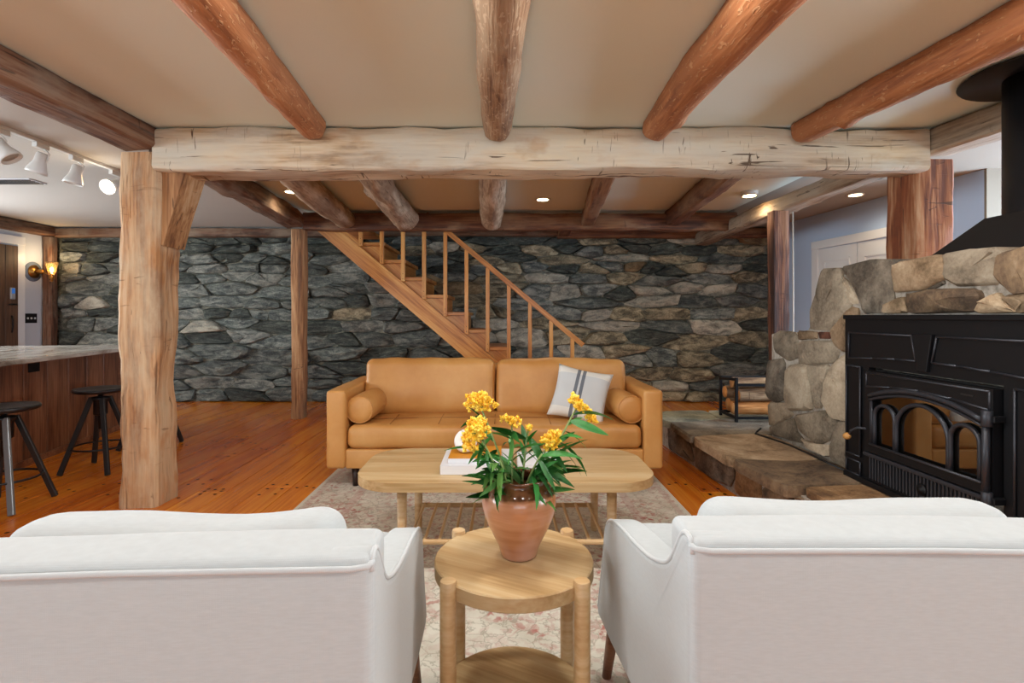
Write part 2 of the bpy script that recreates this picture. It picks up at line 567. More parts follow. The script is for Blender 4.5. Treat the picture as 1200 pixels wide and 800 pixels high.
def rubble(u0, u1, v0, v1, cell_w, cell_h, rnd, gap):
    """irregular courses of stones: cells of jittered seeds, stretched sideways."""
    s = cell_w / cell_h
    seeds = []
    v = v0
    while v < v1:
        h = cell_h * rnd.choice((.55, .7, .85, 1.0, 1.1, 1.3, 1.5))
        u = u0 - rnd.random() * cell_w
        while u < u1 + cell_w * .3:
            w = cell_w * rnd.choice((.45, .6, .8, 1.0, 1.2, 1.6)) * (.6 + .4 * h / cell_h)
            seeds.append((u + w / 2, v + h / 2 + rnd.uniform(-.3, .3) * h))
            u += w
        v += h
    S = [(a, b * s) for a, b in seeds]
    cells = []
    for i, (x, y) in enumerate(S):
        if x < u0 - .1 or x > u1 + .1: continue
        poly = [(u0, v0 * s), (u1, v0 * s), (u1, v1 * s), (u0, v1 * s)]
        for j, (a, b) in enumerate(S):
            if i == j: continue
            dx, dy = a - x, b - y
            dd = dx * dx + dy * dy
            if dd > (cell_w * 4) ** 2: continue
            poly = clip(poly, dx, dy, (a * a + b * b - x * x - y * y) / 2)
            if not poly: break
        if len(poly) < 3: continue
        poly = [(a, b / s) for a, b in poly]
        # drop near-duplicate corners
        q = []
        for a in poly:
            if not q or math.hypot(a[0] - q[-1][0], a[1] - q[-1][1]) > .02: q.append(a)
        if len(q) > 3 and math.hypot(q[0][0] - q[-1][0], q[0][1] - q[-1][1]) < .02: q.pop()
        if len(q) < 3: continue
        c = centroid(q)
        r = []
        for a, b in q:
            L = math.hypot(a - c[0], b - c[1])
            k = max(0, 1 - gap / max(L, .02))
            r.append((c[0] + (a - c[0]) * k, c[1] + (b - c[1]) * (k - gap * .25 / max(abs(b - c[1]), .05))))
        cells.append((c, r))
    return cells

# ------------------------------------------------------------------ materials
M = {}
M['ceiling_warm'] = paint('ceiling_warm', '#e0e6da')
M['ceiling_white'] = paint('ceiling_white', '#bdb9b4')
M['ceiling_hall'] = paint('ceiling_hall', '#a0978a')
M['wall_white'] = paint('wall_white', '#c9ccd2')
M['wall_day_tint'] = paint('wall_day_tint', '#b4c6e0')  # white wall with the blue of the daylight put into its colour
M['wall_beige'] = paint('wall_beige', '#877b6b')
M['trim'] = plain('white_trim', '#dedede', .4)
M['main_beam'] = wood('whitewashed_timber', ['#a18567', '#c2a888', '#d3bc9d', '#d8c7ab'], 5, 8, .8, .6, patch='#c9c3b6', patch_amt=.8, contrast=2.0, cracks=.95, crackcol='#5a4736', objvar=.03, stains='#b58f68')
M['post'] = wood('pale_post_timber', ['#8a5730', '#b27b4b', '#c79768', '#d4ac86'], 6, 10, .75, .6, patch='#c4ad8e', patch_amt=.75, cracks=.6, contrast=2.0, crackcol='#6b4a2c', objvar=.04, stains='#b0763f')
M['brown_timber'] = wood('brown_old_timber', ['#38200f', '#54321f', '#6f4830', '#82624a'], 6, 10, .75, .5, patch='#857260', patch_amt=.5, contrast=1.7, cracks=.6, crackcol='#1f120b', objvar=.1)
M['grey_timber'] = wood('grey_hewn_timber', ['#5b4636', '#85705b', '#a08b74', '#b5a48f'], 6, 9, .8, .45, patch='#a89a88', patch_amt=.6, cracks=.9, crackcol='#33261c', objvar=.08)
M['red_timber'] = wood('red_brown_timber', ['#351b10', '#54301d', '#70452a', '#86603f'], 6, 9, .7, .5, patch='#86664a', patch_amt=.35, cracks=.5, crackcol='#2b110a', objvar=.1)
M['post_right'] = wood('mottled_post_timber', ['#5e2f1a', '#8b5433', '#a87652', '#b99372'], 6, 8, .75, .5, contrast=2.0, patch='#8a4a28', patch_amt=.5, cracks=.8, crackcol='#3c2417', objvar=.05)
M['dark_post'] = wood('dark_red_post_timber', ['#2c140b', '#4a2717', '#6b3f28', '#8a6044'], 7, 9, .75, .5, cracks=.5, crackcol='#1c0d07', contrast=1.9, objvar=0)
M['thin_post'] = wood('thin_post_timber', ['#5d3a22', '#855a38', '#a1754d', '#b18c66'], 8, 10, .75, .4, cracks=.6, crackcol='#2f1d12', objvar=.08)
M['log_orange'] = wood('orange_log', ['#7c4727', '#965c36', '#a96d43', '#b78056'], 9, 8, .65, .6, patch='#9c623a', patch_amt=.4, objvar=.07, fleck='#c39468')
M['log_pale'] = wood('bark_log_pale', ['#6b4a33', '#8c684b', '#a07d5e', '#b09375'], 12, 4, .8, .8, patch='#a0876b', patch_amt=.5, cracks=.3, crackcol='#5b3d2b', objvar=.05, fleck='#c4a98c')
M['log_grey'] = wood('grey_gnarled_log', ['#7b6350', '#a58b70', '#c0a98f', '#ccb9a0'], 9, 5, .85, .6, patch='#8a6e55', patch_amt=.5, cracks=.6, crackcol='#4a3628', objvar=.08)
M['stair'] = wood('orange_pine', ['#96571f', '#b3702f', '#c3843f', '#cd9650'], 7, 14, .4, .1, coat=.1, objvar=.08)
M['oak'] = wood('pale_oak', ['#aa8859', '#b8976a', '#c0a276', '#c8ae85'], 9, 16, .45, .06, objvar=.03)
M['oak_edge'] = wood('pale_oak_edge', ['#bd9563', '#c9a678', '#d3b68d'], 10, 18, .42, .05, objvar=.03)
M['walnut'] = wood('brown_leg_wood', ['#5f3520', '#7a4a2f', '#8e5c3d'], 12, 12, .4, .05)
M['bar_wood'] = wood('dark_panel_wood', ['#553526', '#764b35', '#8a5d42', '#996c51'], 9, 9, .45, .2, objvar=.10)
M['door_wood'] = wood('dark_door_wood', ['#382519', '#553a28', '#6a4a35'], 8, 10, .6, .3, objvar=.12)
M['firewood'] = wood('firewood_bark', ['#4f3a28', '#7a5c42', '#9a7a5a', '#a98a68'], 14, 4, .9, .8, cracks=.5, objvar=.12)
M['firewood_cut'] = wood('firewood_cut_face', ['#a8662f', '#c98445', '#dba065'], 12, 5, .8, .3, objvar=.1)
M['black_metal'] = plain('black_metal', '#0d0d10', .5, 0, Specular_IOR_Level=.3)
M['cast_iron'] = plain('cast_iron', '#0c0c0f', .5, 0, Specular_IOR_Level=.25)
M['cast_iron_lit'] = plain('lit_cast_iron', '#34353b', .38, .4)  # paler copy of the cast iron, edge highlights put into the colour
M['gunmetal'] = plain('stool_gunmetal', '#3a3b3d', .38, .5)
M['stool_black'] = plain('stool_black', '#201e20', .35, .3)
M['dark_leg'] = plain('dark_stained_leg', '#2c1712', .4)
M['white_plastic'] = plain('white_enamel', '#dcdcda', .35)
M['brass'] = plain('aged_brass', '#a87a3a', .3, .9)
M['lens_off'] = plain('lens_off', '#b9b6b0', .3)
M['cable'] = plain('black_rubber', '#141414', .5)
M['cable_white'] = plain('pale_cable', '#b9b0a4', .5)
M['glow'] = emit('warm_diffuser', '#ffe2b0', 9)
M['bulb'] = emit('warm_bulb', '#ffcf86', 30)
M['knob_wood'] = plain('knob_wood', '#c08a4c', .45)

t = NT('varnished_pine')
v = t.coords((.9, 9, 9))
w = t.n('Noise', Vector=v, Scale=1.2, Detail=6.0, Roughness=.55, Distortion=.8)
v2 = t.coords((1.2, 60, 60))
f = t.n('Noise', Vector=v2, Scale=1.0, Detail=3.0)
mm = t.math('ADD', t.math('MULTIPLY', w.outputs[0], .6), t.math('MULTIPLY', f.outputs[0], .4))
col = t.ramp(mm, [(.34, lin('#a8520f')), (.5, lin('#d4741a')), (.64, lin('#e08c2c'))])
oi = t.n('ObjectInfo')
hs = t.n('HueSaturation', Color=col, Hue=t.math('ADD', t.math('MULTIPLY', oi.outputs['Random'], .016), .492), Value=t.math('ADD', t.math('MULTIPLY', oi.outputs['Random'], .40), .80))
M['floor'] = t.out(hs.outputs[0], t.ramp(mm, [(.3, (.30,) * 3), (.7, (.20,) * 3)]), mm, .04, .005, Coat_Weight=.25, Coat_Roughness=.15)
M['peg'] = plain('dark_plug', '#1d0c04', .9, Specular_IOR_Level=.1)

t = NT('tan_leather')
v = t.coords((1, 1, 1))
a = t.n('Noise', Vector=v, Scale=2.2, Detail=5.0, Roughness=.6)
b = t.n('Voronoi', Vector=v, Scale=260.0)
b2 = t.n('Noise', Vector=v, Scale=14.0, Detail=6.0)
col = t.ramp(a.outputs[0], [(.3, lin('#ba7d3e')), (.55, lin('#cd9452')), (.75, lin('#d8a566'))])
M['leather'] = t.out(col, .42, t.math('ADD', b.outputs[0], t.math('MULTIPLY', b2.outputs[0], 1.5)), .10, .003)
M['leather_seam'] = plain('leather_seam', '#8d5526', .5)

def linen(name, hexc, hexd):
    t = NT(name)
    v = t.coords((1, 1, 1))
    wa = t.n('Wave', {'bands_direction': 'X'}, Vector=v, Scale=160.0, Distortion=1.5, Detail=1.0)
    wb = t.n('Wave', {'bands_direction': 'Z'}, Vector=v, Scale=160.0, Distortion=1.5, Detail=1.0)
    s = t.math('ADD', wa.outputs[0], wb.outputs[0])
    sl = t.n('Noise', Vector=t.coords((60, 60, 400)), Scale=1.0, Detail=3.0)
    col = t.mix(sl.outputs[0], lin(hexd), lin(hexc))
    return t.out(col, .85, s, .12, .0015, Sheen_Weight=.2)
M['linen'] = linen('white_linen', '#bbc1c3', '#adb2b4')
M['piping'] = linen('white_piping', '#c2c7c9', '#b7bbbd')

M['schist'] = [
 stone('schist_green', ['#2b2f30', '#494e4b', '#696d66', '#8a8b82'], 6, (1, 1, 3.2), .75, 1.0, vein='#98998f'),
 stone('schist_dark', ['#181b1a', '#2b302d', '#444942', '#656a60'], 7, (1, 1, 4), .7, 1.0, vein='#868a7f'),
 stone('schist_grey', ['#3b3d3c', '#5d605b', '#7e7f77', '#9b998e'], 6, (1, 1, 2.5), .8, 1.0, vein='#b0ad9d'),
 stone('schist_brown', ['#423c31', '#6b624f', '#93876e', '#b0a48b'], 6, (1, 1, 2.2), .85, 1.0, vein='#a79c84'),
 stone('schist_pale', ['#5c5a52', '#88857a', '#a8a191', '#bab3a2'], 6, (1, 1, 2), .85, .7),
 stone('schist_buff', ['#5a4b36', '#776246', '#917a5a', '#a08c6e'], 6, (1, 1, 2), .85, .6)]
M['wall_mortar'] = stone('wall_mortar', ['#34352f', '#57574d', '#7b786a', '#928e7e'], 9, (1, 1, 1.5), .95, .8)
M['fs'] = {
 'tan': stone('field_tan', ['#65523b', '#8a7257', '#a0886c', '#b39f84'], 4, (1, 1, 1), .85, .5),
 'pale': stone('field_pale', ['#786a58', '#9a8a75', '#af9f88', '#beb09b'], 4, (1, 1, 1), .85, .5),
 'brown': stone('field_brown', ['#4a3a2c', '#6b5642', '#80694f', '#917c64'], 4, (1, 1, 1), .85, .5),
 'grey': stone('field_grey', ['#54493b', '#776b5b', '#908370', '#a39683'], 4, (1, 1, 1), .85, .5),
 'dark': stone('field_dark', ['#3d352d', '#5d5347', '#74695b', '#8b7f6f'], 5, (1, 1, 1), .85, .6),
 'rust': stone('field_rust', ['#5a4028', '#7d5d3c', '#937452', '#a5886a'], 4, (1, 1, 1), .85, .5),
 'green': stone('field_green', ['#5c5d50', '#80806f', '#97957f', '#a9a592'], 4, (1, 1, 1), .8, .5),
 'red': stone('field_red', ['#3e2216', '#61392a', '#774b38'], 8, (1, 1, 1), .85, .5)}
M['pale_mortar'] = stone('pale_mortar', ['#7b7367', '#9a9185', '#aba397', '#b8b0a4'], 14, (1, 1, 1), .95, .5, objvar=0)

# marble-like counter
t = NT('veined_stone_top')
v = t.coords((.5, 2.2, 1))
a = t.n('Noise', Vector=v, Scale=2.2, Detail=8.0, Roughness=.65, Distortion=1.6)
col = t.ramp(a.outputs[0], [(.28, lin('#55493f')), (.42, lin('#a1978c')), (.55, lin('#cbc6bd')), (.75, lin('#d9d6cf'))])
M['counter'] = t.out(col, .18)

# rug
t = NT('faded_rug')
v = t.coords((1, 1, 1), False)
nz = t.n('Noise', Vector=v, Scale=16.0, Detail=4.0, Roughness=.6)
vd = t.n('VectorMath', {'operation': 'ADD'}, i0=v, i1=t.n('VectorMath', {'operation': 'SCALE'}, i0=nz.outputs['Color'], Scale=.09).outputs[0]).outputs[0]
vo = t.n('Voronoi', {'feature': 'DISTANCE_TO_EDGE'}, Vector=vd, Scale=13.0)
lines = t.ramp(vo.outputs[0], [(.03, (1, 1, 1)), (.10, (0, 0, 0))])
vo2 = t.n('Voronoi', Vector=vd, Scale=21.0)
dots = t.ramp(vo2.outputs[0], [(.26, (1, 1, 1)), (.42, (0, 0, 0))])
fade = t.ramp(t.n('Noise', Vector=v, Scale=2.6, Detail=5.0, Roughness=.7).outputs[0], [(.42, (0, 0, 0)), (.62, (1, 1, 1))])
redm = t.math('MULTIPLY', t.math('MAXIMUM', t.math('MULTIPLY', lines, .55), dots), t.math('ADD', t.math('MULTIPLY', fade, .75), .15))
base = t.ramp(t.n('Noise', Vector=v, Scale=7.0, Detail=5.0).outputs[0], [(.35, lin('#c4beae')), (.6, lin('#d6d1c3'))])
c1 = t.mix(redm, base, lin('#a44a40'))
grn = t.math('MULTIPLY', t.ramp(t.n('Voronoi', {'feature': 'DISTANCE_TO_EDGE'}, Vector=vd, Scale=15.0).outputs[0], [(.02, (1, 1, 1)), (.05, (0, 0, 0))]), .5)
c2 = t.mix(grn, c1, lin('#8a8571'))
# borders: bands parallel to the edges
sp = t.n('SeparateXYZ', Vector=v)
ex = t.math('SUBTRACT', 1.14, t.math('ABSOLUTE', sp.outputs[0]))
ey = t.math('SUBTRACT', 1.62, t.math('ABSOLUTE', sp.outputs[1]))
ed = t.math('MINIMUM', ex, ey)
band = t.ramp(ed, [(0.0, (0, 0, 0)), (.03, (0, 0, 0)), (.035, (.75,) * 3), (.06, (.75,) * 3), (.065, (.1,) * 3), (.28, (.1,) * 3), (.285, (.8,) * 3), (.33, (.8,) * 3), (.335, (0, 0, 0))], 'CONSTANT')
c3 = t.mix(t.math('MULTIPLY', band, .55), c2, lin('#b8948a'))
edge = t.ramp(ed, [(.0, (1, 1, 1)), (.022, (0, 0, 0))], 'CONSTANT')
c4 = t.mix(edge, c3, lin('#cfc9bb'))
pile = t.n('Noise', Vector=v, Scale=320.0, Detail=2.0)
M['rug'] = t.out(c4, .95, pile.outputs[0], .4, .004)

# terracotta pot with dripped brown glaze (the glaze edge is a real colour change at a fixed height)
t = NT('salmon_glazed_clay')
v = t.coords((1, 1, 1), False)
sp = t.n('SeparateXYZ', Vector=v)
nn = t.n('Noise', Vector=v, Scale=14.0, Detail=3.0)
hgt = t.math('ADD', sp.outputs[2], t.math('MULTIPLY', nn.outputs[0], .022))
band = t.n('Noise', Vector=t.coords((3, 3, 30), False), Scale=1.5, Detail=4.0)
clay = t.ramp(band.outputs[0], [(.25, lin('#a5653c')), (.5, lin('#b57950')), (.75, lin('#c48b66'))])
pk = t.ramp(t.n('Noise', Vector=v, Scale=9.0, Detail=2.0).outputs[0], [(.45, (0, 0, 0)), (.65, (1, 1, 1))])
clay = t.mix(t.math('MULTIPLY', pk, .6), clay, lin('#c79c8e'))
gl = t.ramp(hgt, [(.181, (0, 0, 0)), (.187, (1, 1, 1))])
dk = t.ramp(t.n('Noise', Vector=v, Scale=30.0, Detail=3.0).outputs[0], [(.35, lin('#3f2414')), (.6, lin('#6d472c'))])
M['pot'] = t.out(t.mix(gl, clay, dk), t.ramp(gl, [(0, (.3,) * 3), (1, (.1,) * 3)]), Coat_Weight=.5, Coat_Roughness=.1)

t = NT('striped_cushion_cloth')
v = t.coords((1, 1, 1), False)
sp = t.n('SeparateXYZ', Vector=v)
ax = t.math('ADD', sp.outputs[0], .018)
dd = t.math('ABSOLUTE', t.math('SUBTRACT', t.math('ABSOLUTE', ax), .019))
st = t.ramp(dd, [(.0, (1, 1, 1)), (.0088, (0, 0, 0))], 'CONSTANT')
mid = t.ramp(t.math('ABSOLUTE', sp.outputs[1]), [(.0, (1, 1, 1)), (.125, (0, 0, 0))], 'CONSTANT')
c = t.mix(t.math('MULTIPLY', mid, .55), lin('#dedad2'), lin('#b3b9c2'))
c = t.mix(t.math('MULTIPLY', st, .85), c, lin('#4c5360'))
M['stripe'] = t.out(c, .9, t.n('Noise', Vector=v, Scale=300.0).outputs[0], .3, .002)

t = NT('green_leaf')
v = t.coords((1, 1, 1))
oi = t.n('ObjectInfo')
col = t.ramp(oi.outputs['Random'], [(0, lin('#2c7030')), (.5, lin('#3f8f3c')), (1, lin('#74a552'))])
M['leaf'] = t.out(col, .4)
M['stem'] = plain('pale_green_stem', '#93a866', .5)
t = NT('yellow_orange_floret')
v = t.coords((1, 1, 1))
nn = t.n('Noise', Vector=v, Scale=60.0, Detail=2.0)
M['floret'] = t.out(t.ramp(nn.outputs[0], [(.35, lin('#eaa51a')), (.5, lin('#f7c52c')), (.65, lin('#fadb5c'))]), .55)
M['paper'] = plain('white_book_cover', '#dcdce0', .5)
M['pages'] = plain('page_block', '#d5d2c8', .8)
M['orange_cover'] = plain('orange_book_cover', '#c9841f', .45)
M['ceramic'] = plain('white_ceramic', '#e0d9d6', .5)
t = NT('stove_glass')
M['glass'] = t.out(lin('#0a0806'), .03, Specular_IOR_Level=1.0, Coat_Weight=1.0, Coat_Roughness=.02, Coat_IOR=2.2, Metallic=0.0)
t = NT('window_glass')
M['pane'] = t.out((1, 1, 1, 1), .02, Transmission_Weight=1.0, IOR=1.02)
t = NT('amber_glass')
M['shade_glass'] = t.out(lin('#f3dcb0'), .15, Transmission_Weight=.8, IOR=1.3)
M['keypad'] = plain('keypad_face', '#9a9a9c', .4)
M['keypad_blue'] = emit('blue_keypad_screen', '#2a5a9c', .7)

# ------------------------------------------------------------------ the room shell
YB = 7.0; XL = -5.96; XR = 4.85; YF = -5.6
ZC = 2.225; ZR = 2.29
def struct(o): o['kind'] = 'structure'; return o
rnd = random.Random(5)

floor = struct(box('floor', XL - .15, XR + .15, YF - .1, YB + .2, -.08, -.006, M['peg']))
lens = {}
pw = .19
col_i = 0
x = XL
pegbm = bmesh.new()
while x < XR:
    cuts = [YF]
    y = YF + rnd.choice((1.1, 1.9, 2.7, 3.4))
    while y < YB - .8:
        cuts.append(y); y += rnd.choice((2.9, 3.4, 3.8, 4.3))
    cuts.append(YB)
    if XR - x < .05: break
    for a, b in zip(cuts, cuts[1:]):
        L = round(b - a, 2)
        w = min(pw, XR - x)
        key = (L, round(w, 3))
        if key not in lens:
            bm = bmesh.new(); add_box(bm, 0, L - .003, 0, w - .0025, -.02, 0, .0015, 1)
            me = bpy.data.meshes.new('plank')
            bmesh.ops.recalc_face_normals(bm, faces=bm.faces[:]); bm.to_mesh(me); bm.free()
            me.materials.append(M['floor']); lens[key] = me
        p = bpy.data.objects.new('plank', lens[key])
        p.location = (x + w, a, 0); p.rotation_euler = (0, 0, R(90))
        link(p, floor)
        for ye in (b - .05, b + .05) if b < YB else ():
            for fx in (.25, .75):
                M4 = Matrix.Translation((x + w * fx, ye + rnd.uniform(-.008, .008), 0))
                r = bmesh.ops.create_circle(pegbm, cap_ends=True, radius=.0115, segments=8, matrix=M4)
                for vv in r['verts']: vv.co.z = .0008
    # nail rows over hidden joists in between
    for k in range(10):
        yy = -5.2 + k * 1.21 + ((col_i * 7) % 5) * .07
        if rnd.random() < .75:
            for fx, dy in ((.25, 0), (.75, .015)) if rnd.random() < .5 else ((.22, 0), (.5, .03), (.8, 0)):
                r = bmesh.ops.create_circle(pegbm, cap_ends=True, radius=.011, segments=8, matrix=Matrix.Translation((x + w * fx, yy + dy, 0)))
                for vv in r['verts']: vv.co.z = .0008
    x += pw; col_i += 1
tag(bm_obj('floor_plugs', pegbm, M['peg'], floor), kind='stuff')

# ceilings (the front bay is a little lower than the rear bay and the kitchen)
c = struct(box('ceiling', -2.2, XR + .15, YF - .1, 3.2, ZC, ZC + .2, M['ceiling_warm']))
c = struct(box('ceiling', -2.2, 2.5, 3.2, YB + .1, ZR, ZR + .14, M['ceiling_warm']))
c = struct(box('ceiling', XL - .15, -2.2, YF - .1, YB + .1, ZR, ZR + .14, M['ceiling_white']))
c = struct(box('ceiling', 2.5, XR + .15, 3.2, YB + .1, ZR, ZR + .14, M['ceiling_hall']))

# back wall: mortar bed with fitted stones
wall_back = struct(box('wall_back', XL - .15, 3.75, YB, YB + .2, -.05, ZR, M['wall_mortar']))
wall_back['label'] = 'dark grey-green rubble stone wall across the back of the room'
cells = rubble(XL + .13, 3.5, 0.0, 2.2, .50, .142, rnd, .0035)
def parea(p): return abs(sum(a[0] * b[1] - b[0] * a[1] for a, b in zip(p, p[1:] + p[:1]))) / 2
cells.sort(key=lambda c: -parea(c[1]) * (1 if c[0][1] > .75 or c[0][0] < -1.1 else .6))
def back_fn(u, v, w): return (u, YB - w, v)
print('back stones', len(cells))
rest = [bmesh.new() for _ in range(2)]
for ci, ((cu, cv), poly) in enumerate(cells):
    q = rnd.random()
    bx = (cu + 6) / 9.5
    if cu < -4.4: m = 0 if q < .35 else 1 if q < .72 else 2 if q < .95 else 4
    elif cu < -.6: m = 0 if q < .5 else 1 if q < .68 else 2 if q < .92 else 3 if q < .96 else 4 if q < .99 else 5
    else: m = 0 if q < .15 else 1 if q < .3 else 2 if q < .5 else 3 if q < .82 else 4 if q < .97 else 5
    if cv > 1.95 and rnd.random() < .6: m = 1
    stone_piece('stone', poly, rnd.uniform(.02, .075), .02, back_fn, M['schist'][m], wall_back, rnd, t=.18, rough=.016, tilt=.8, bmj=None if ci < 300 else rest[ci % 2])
for k in range(2):
    if len(rest[k].verts): tag(bm_obj('small_stones', rest[k], M['schist'][(2, 1)[k]], wall_back), kind='stuff')

# left wall with the plank door
wl = struct(box('wall_left', XL - .15, XL, YF - .1, YB, 0, ZR, M['wall_white']))
# cut the kitchen window opening by building the wall in pieces instead
bpy.data.objects.remove(wl)
wl = empty('wall_left', (XL, 2.0, 0)); struct(wl)
def wpart(name, *a): 
    x0, x1, y0, y1, z0, z1, m = a
    return box(name, x0 - XL, x1 - XL, y0 - 2.0, y1 - 2.0, z0, z1, m, wl)
wpart('wall_panel', XL - .12, XL, YF - .1, -1.3, 0, ZR, M['wall_white'])
wpart('wall_panel', XL - .12, XL, 1.3, 2.85, 0, ZR, M['wall_white'])
wpart('wall_panel', XL - .12, XL, -1.3, 1.3, 0, .85, M['wall_white'])
wpart('wall_panel', XL - .12, XL, -1.3, 1.3, 2.05, ZR, M['wall_white'])
wpart('wall_panel', XL - .12, XL, 5.55, YB, 0, ZR, M['wall_white'])
wpart('wall_panel', XL - .12, XL, 2.85, 5.55, 0, .85, M['wall_white'])
wpart('wall_panel', XL - .12, XL, 2.85, 5.55, 2.05, ZR, M['wall_white'])
wf = empty('wall_front', (0, YF, 0)); struct(wf)
def fpart(x0, x1, z0, z1): return box('wall_panel', x0, x1, -.12, 0, z0, z1, M['wall_white'], wf)
fpart(XL - .1, -5.15, 0, ZR); fpart(-5.15, -3.65, 0, .7); fpart(-5.15, -3.65, 2.0, ZR)
fpart(-3.65, -2.0, 0, ZR); fpart(-2.0, 2.6, 0, .62); fpart(-2.0, 2.6, 2.08, ZR); fpart(2.6, XR + .1, 0, ZR)
def window(n, w, h, loc, rz, bars):
    o = empty('window_%d' % n, loc, rz=rz); struct(o)
    bm = bmesh.new()
    for a in (-w / 2, w / 2 - .06): add_box(bm, a, a + .06, -.04, .04, 0, h)
    for b in (0, h - .06): add_box(bm, -w / 2 + .06, w / 2 - .06, -.04, .04, b, b + .06)
    for k in range(1, bars): add_box(bm, -w / 2 + w * k / bars - .02, -w / 2 + w * k / bars + .02, -.025, .025, .06, h - .06)
    add_box(bm, -w / 2 + .06, w / 2 - .06, -.02, .02, h * .5 - .015, h * .5 + .015)
    bm_obj('window_frame', bm, M['trim'], o)
window(1, 4.6, 1.46, (0.3, YF - .06, .62), 0, 5)
window(2, 1.5, 1.3, (-4.4, YF - .06, .70), 0, 2)
window(3, 2.7, 1.2, (XL - .06, 4.2, .85), R(90), 3)
window(6, 2.6, 1.2, (XL - .06, 0, .85), R(90), 3)  # unseen window added for the left front daylight
# right-hand side: outer wall of the room and hall
wr = empty('wall_right', (XR, 0, 0)); struct(wr)
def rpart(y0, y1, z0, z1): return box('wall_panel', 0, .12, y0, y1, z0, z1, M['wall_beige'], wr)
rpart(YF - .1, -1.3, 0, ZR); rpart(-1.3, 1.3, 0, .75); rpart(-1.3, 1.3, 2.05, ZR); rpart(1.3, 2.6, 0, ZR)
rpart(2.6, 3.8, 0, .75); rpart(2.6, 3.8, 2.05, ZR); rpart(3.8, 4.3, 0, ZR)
window(4, 2.6, 1.3, (XR + .06, 0, .75), R(90), 3)  # unseen window added for the right-hand daylight
window(5, 1.2, 1.3, (XR + .06, 3.2, .75), R(90), 2)
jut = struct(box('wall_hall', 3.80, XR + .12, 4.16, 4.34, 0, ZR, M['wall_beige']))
# hall wall, running slightly inwards towards the back
hall = empty('wall_side', (3.80, 4.18, 0)); struct(hall)
hall.rotation_euler = (0, 0, math.atan2(3.50 - 3.80, -(6.95 - 4.18)) - PI / 2 + PI)
L = math.hypot(.30, 2.77)
# local +Y runs from the near end to the far end
hall.rotation_euler = (0, 0, math.atan2(.30, 2.77))
def hb(name, x0, x1, y0, y1, z0, z1, m, par=None): return box(name, x0, x1, y0, y1, z0, z1, m, par or hall, .002, 1)
hb('wall_panel', 0, .12, 0, L, 0, ZR, M['wall_day_tint'])
dr = empty('door_2', (0, 0, 0)); struct(dr); dr.location = hall.location; dr.rotation_euler = hall.rotation_euler
def db(name, x0, x1, y0, y1, z0, z1, m, par=None): return box(name, x0, x1, y0, y1, z0, z1, m, par or dr, .003, 1)
ya, yb = .72, 1.86
db('door_trim', -.025, -.001, yb, yb + .10, 0, 1.98, M['trim'])
db('door_trim', -.025, -.001, ya - .10, ya, 0, 1.98, M['trim'])
db('door_trim', -.03, -.001, ya - .10, yb + .10, 1.89, 1.98, M['trim'])
for k, (a, b) in enumerate(((ya, 1.285), (1.295, yb))):
    s = db('door_leaf', -.012, -.001, a, b, .02, 1.885, M['trim'])
    for z0, z1 in ((.15, .85), (.95, 1.75)):
        bm = bmesh.new()
        for (q0, q1, r0, r1) in ((a + .09, a + .11, z0, z1), (b - .11, b - .09, z0, z1), (a + .11, b - .11, z0, z0 + .02), (a + .11, b - .11, z1 - .02, z1)):
            add_box(bm, -.022, -.012, q0, q1, r0, r1)
        bm_obj('moulding', bm, M['trim'], s)

# door_1: dark plank door in a white frame on the left wall
d1 = empty('door_1', (XL, 6.46, 0)); struct(d1)
for k in range(5):
    y1 = -.006 - k * .17
    o = obox('plank', (1.98, .166, .04), (.022, y1 - .083, .99), (0, R(-90), 0), M['door_wood'], d1, .004, 1)
    o.rotation_euler = (R(0), R(-90), 0)
box('door_trim', 0, .03, 0.0, .10, 0, 2.08, M['trim'], d1, .003)
box('door_trim', 0, .03, -.96, -.86, 0, 2.08, M['trim'], d1, .003)
box('door_trim', 0, .035, -.96, .10, 2.0, 2.10, M['trim'], d1, .003)
kp = box('keypad', .042, .06, -.12, -.06, 1.33, 1.47, M['keypad'], d1, .006)
box('screen', .059, .062, -.11, -.07, 1.40, 1.46, M['keypad_blue'], kp)
hd = tube('door_handle', [(.045, -.09, 1.27), (.10, -.09, 1.27), (.10, -.19, 1.265)], .009, M['black_metal'], d1)
hd = tube('latch', [(.05, -.10, 1.13), (.08, -.12, 1.08), (.055, -.09, 1.0), (.07, -.12, .93)], .008, M['black_metal'], d1)

# trims under the ceilings
struct(box('trim_1', XL, -2.3, YB - .03, YB, ZR - .025, ZR, M['trim']))

# ------------------------------------------------------------------ timber frame
def T(o, label, cat, group=None): return tag(o, label, cat, group)
g_beam = None
T(timber('main_beam', (-2.03, 3.175, 2.098), (2.46, 3.175, 2.10), .25, .245, M['main_beam'], amp=.020, seed=3, wane=.022, corner=.09), 'long whitewashed hewn beam spanning the room above the sofa', 'beam')
T(timber('side_beam', (-2.12, 3.10, 2.165), (-2.15, -2.5, 2.15), .22, .135, M['brown_timber'], amp=.012, seed=9, wane=.012), 'dark red-brown hewn beam running forward from the big left post', 'beam')
T(timber('side_beam', (-2.12, 3.32, 2.20), (-2.27, 5.76, 2.17), .20, .17, M['brown_timber'], amp=.022, seed=14, wane=.03), 'crooked dark brown beam between the big post and the thin rear post', 'beam')
T(timber('girt', (-2.20, 5.86, 2.165), (2.56, 5.86, 2.165), .13, .19, M['red_timber'], amp=.012, seed=21, wane=.01), 'red-brown cross beam above the staircase', 'beam')
T(timber('wall_plate', (XL + .02, YB - .07, 2.215), (-2.3, YB - .07, 2.215), .14, .115, M['brown_timber'], amp=.008, seed=31), 'brown wall plate timber above the stone wall left of the thin post', 'beam')
T(timber('wall_plate', (.7, YB - .08, 2.21), (3.5, YB - .08, 2.21), .14, .13, M['red_timber'], amp=.008, seed=33), 'dark brown wall plate timber above the right end of the stone wall', 'beam')
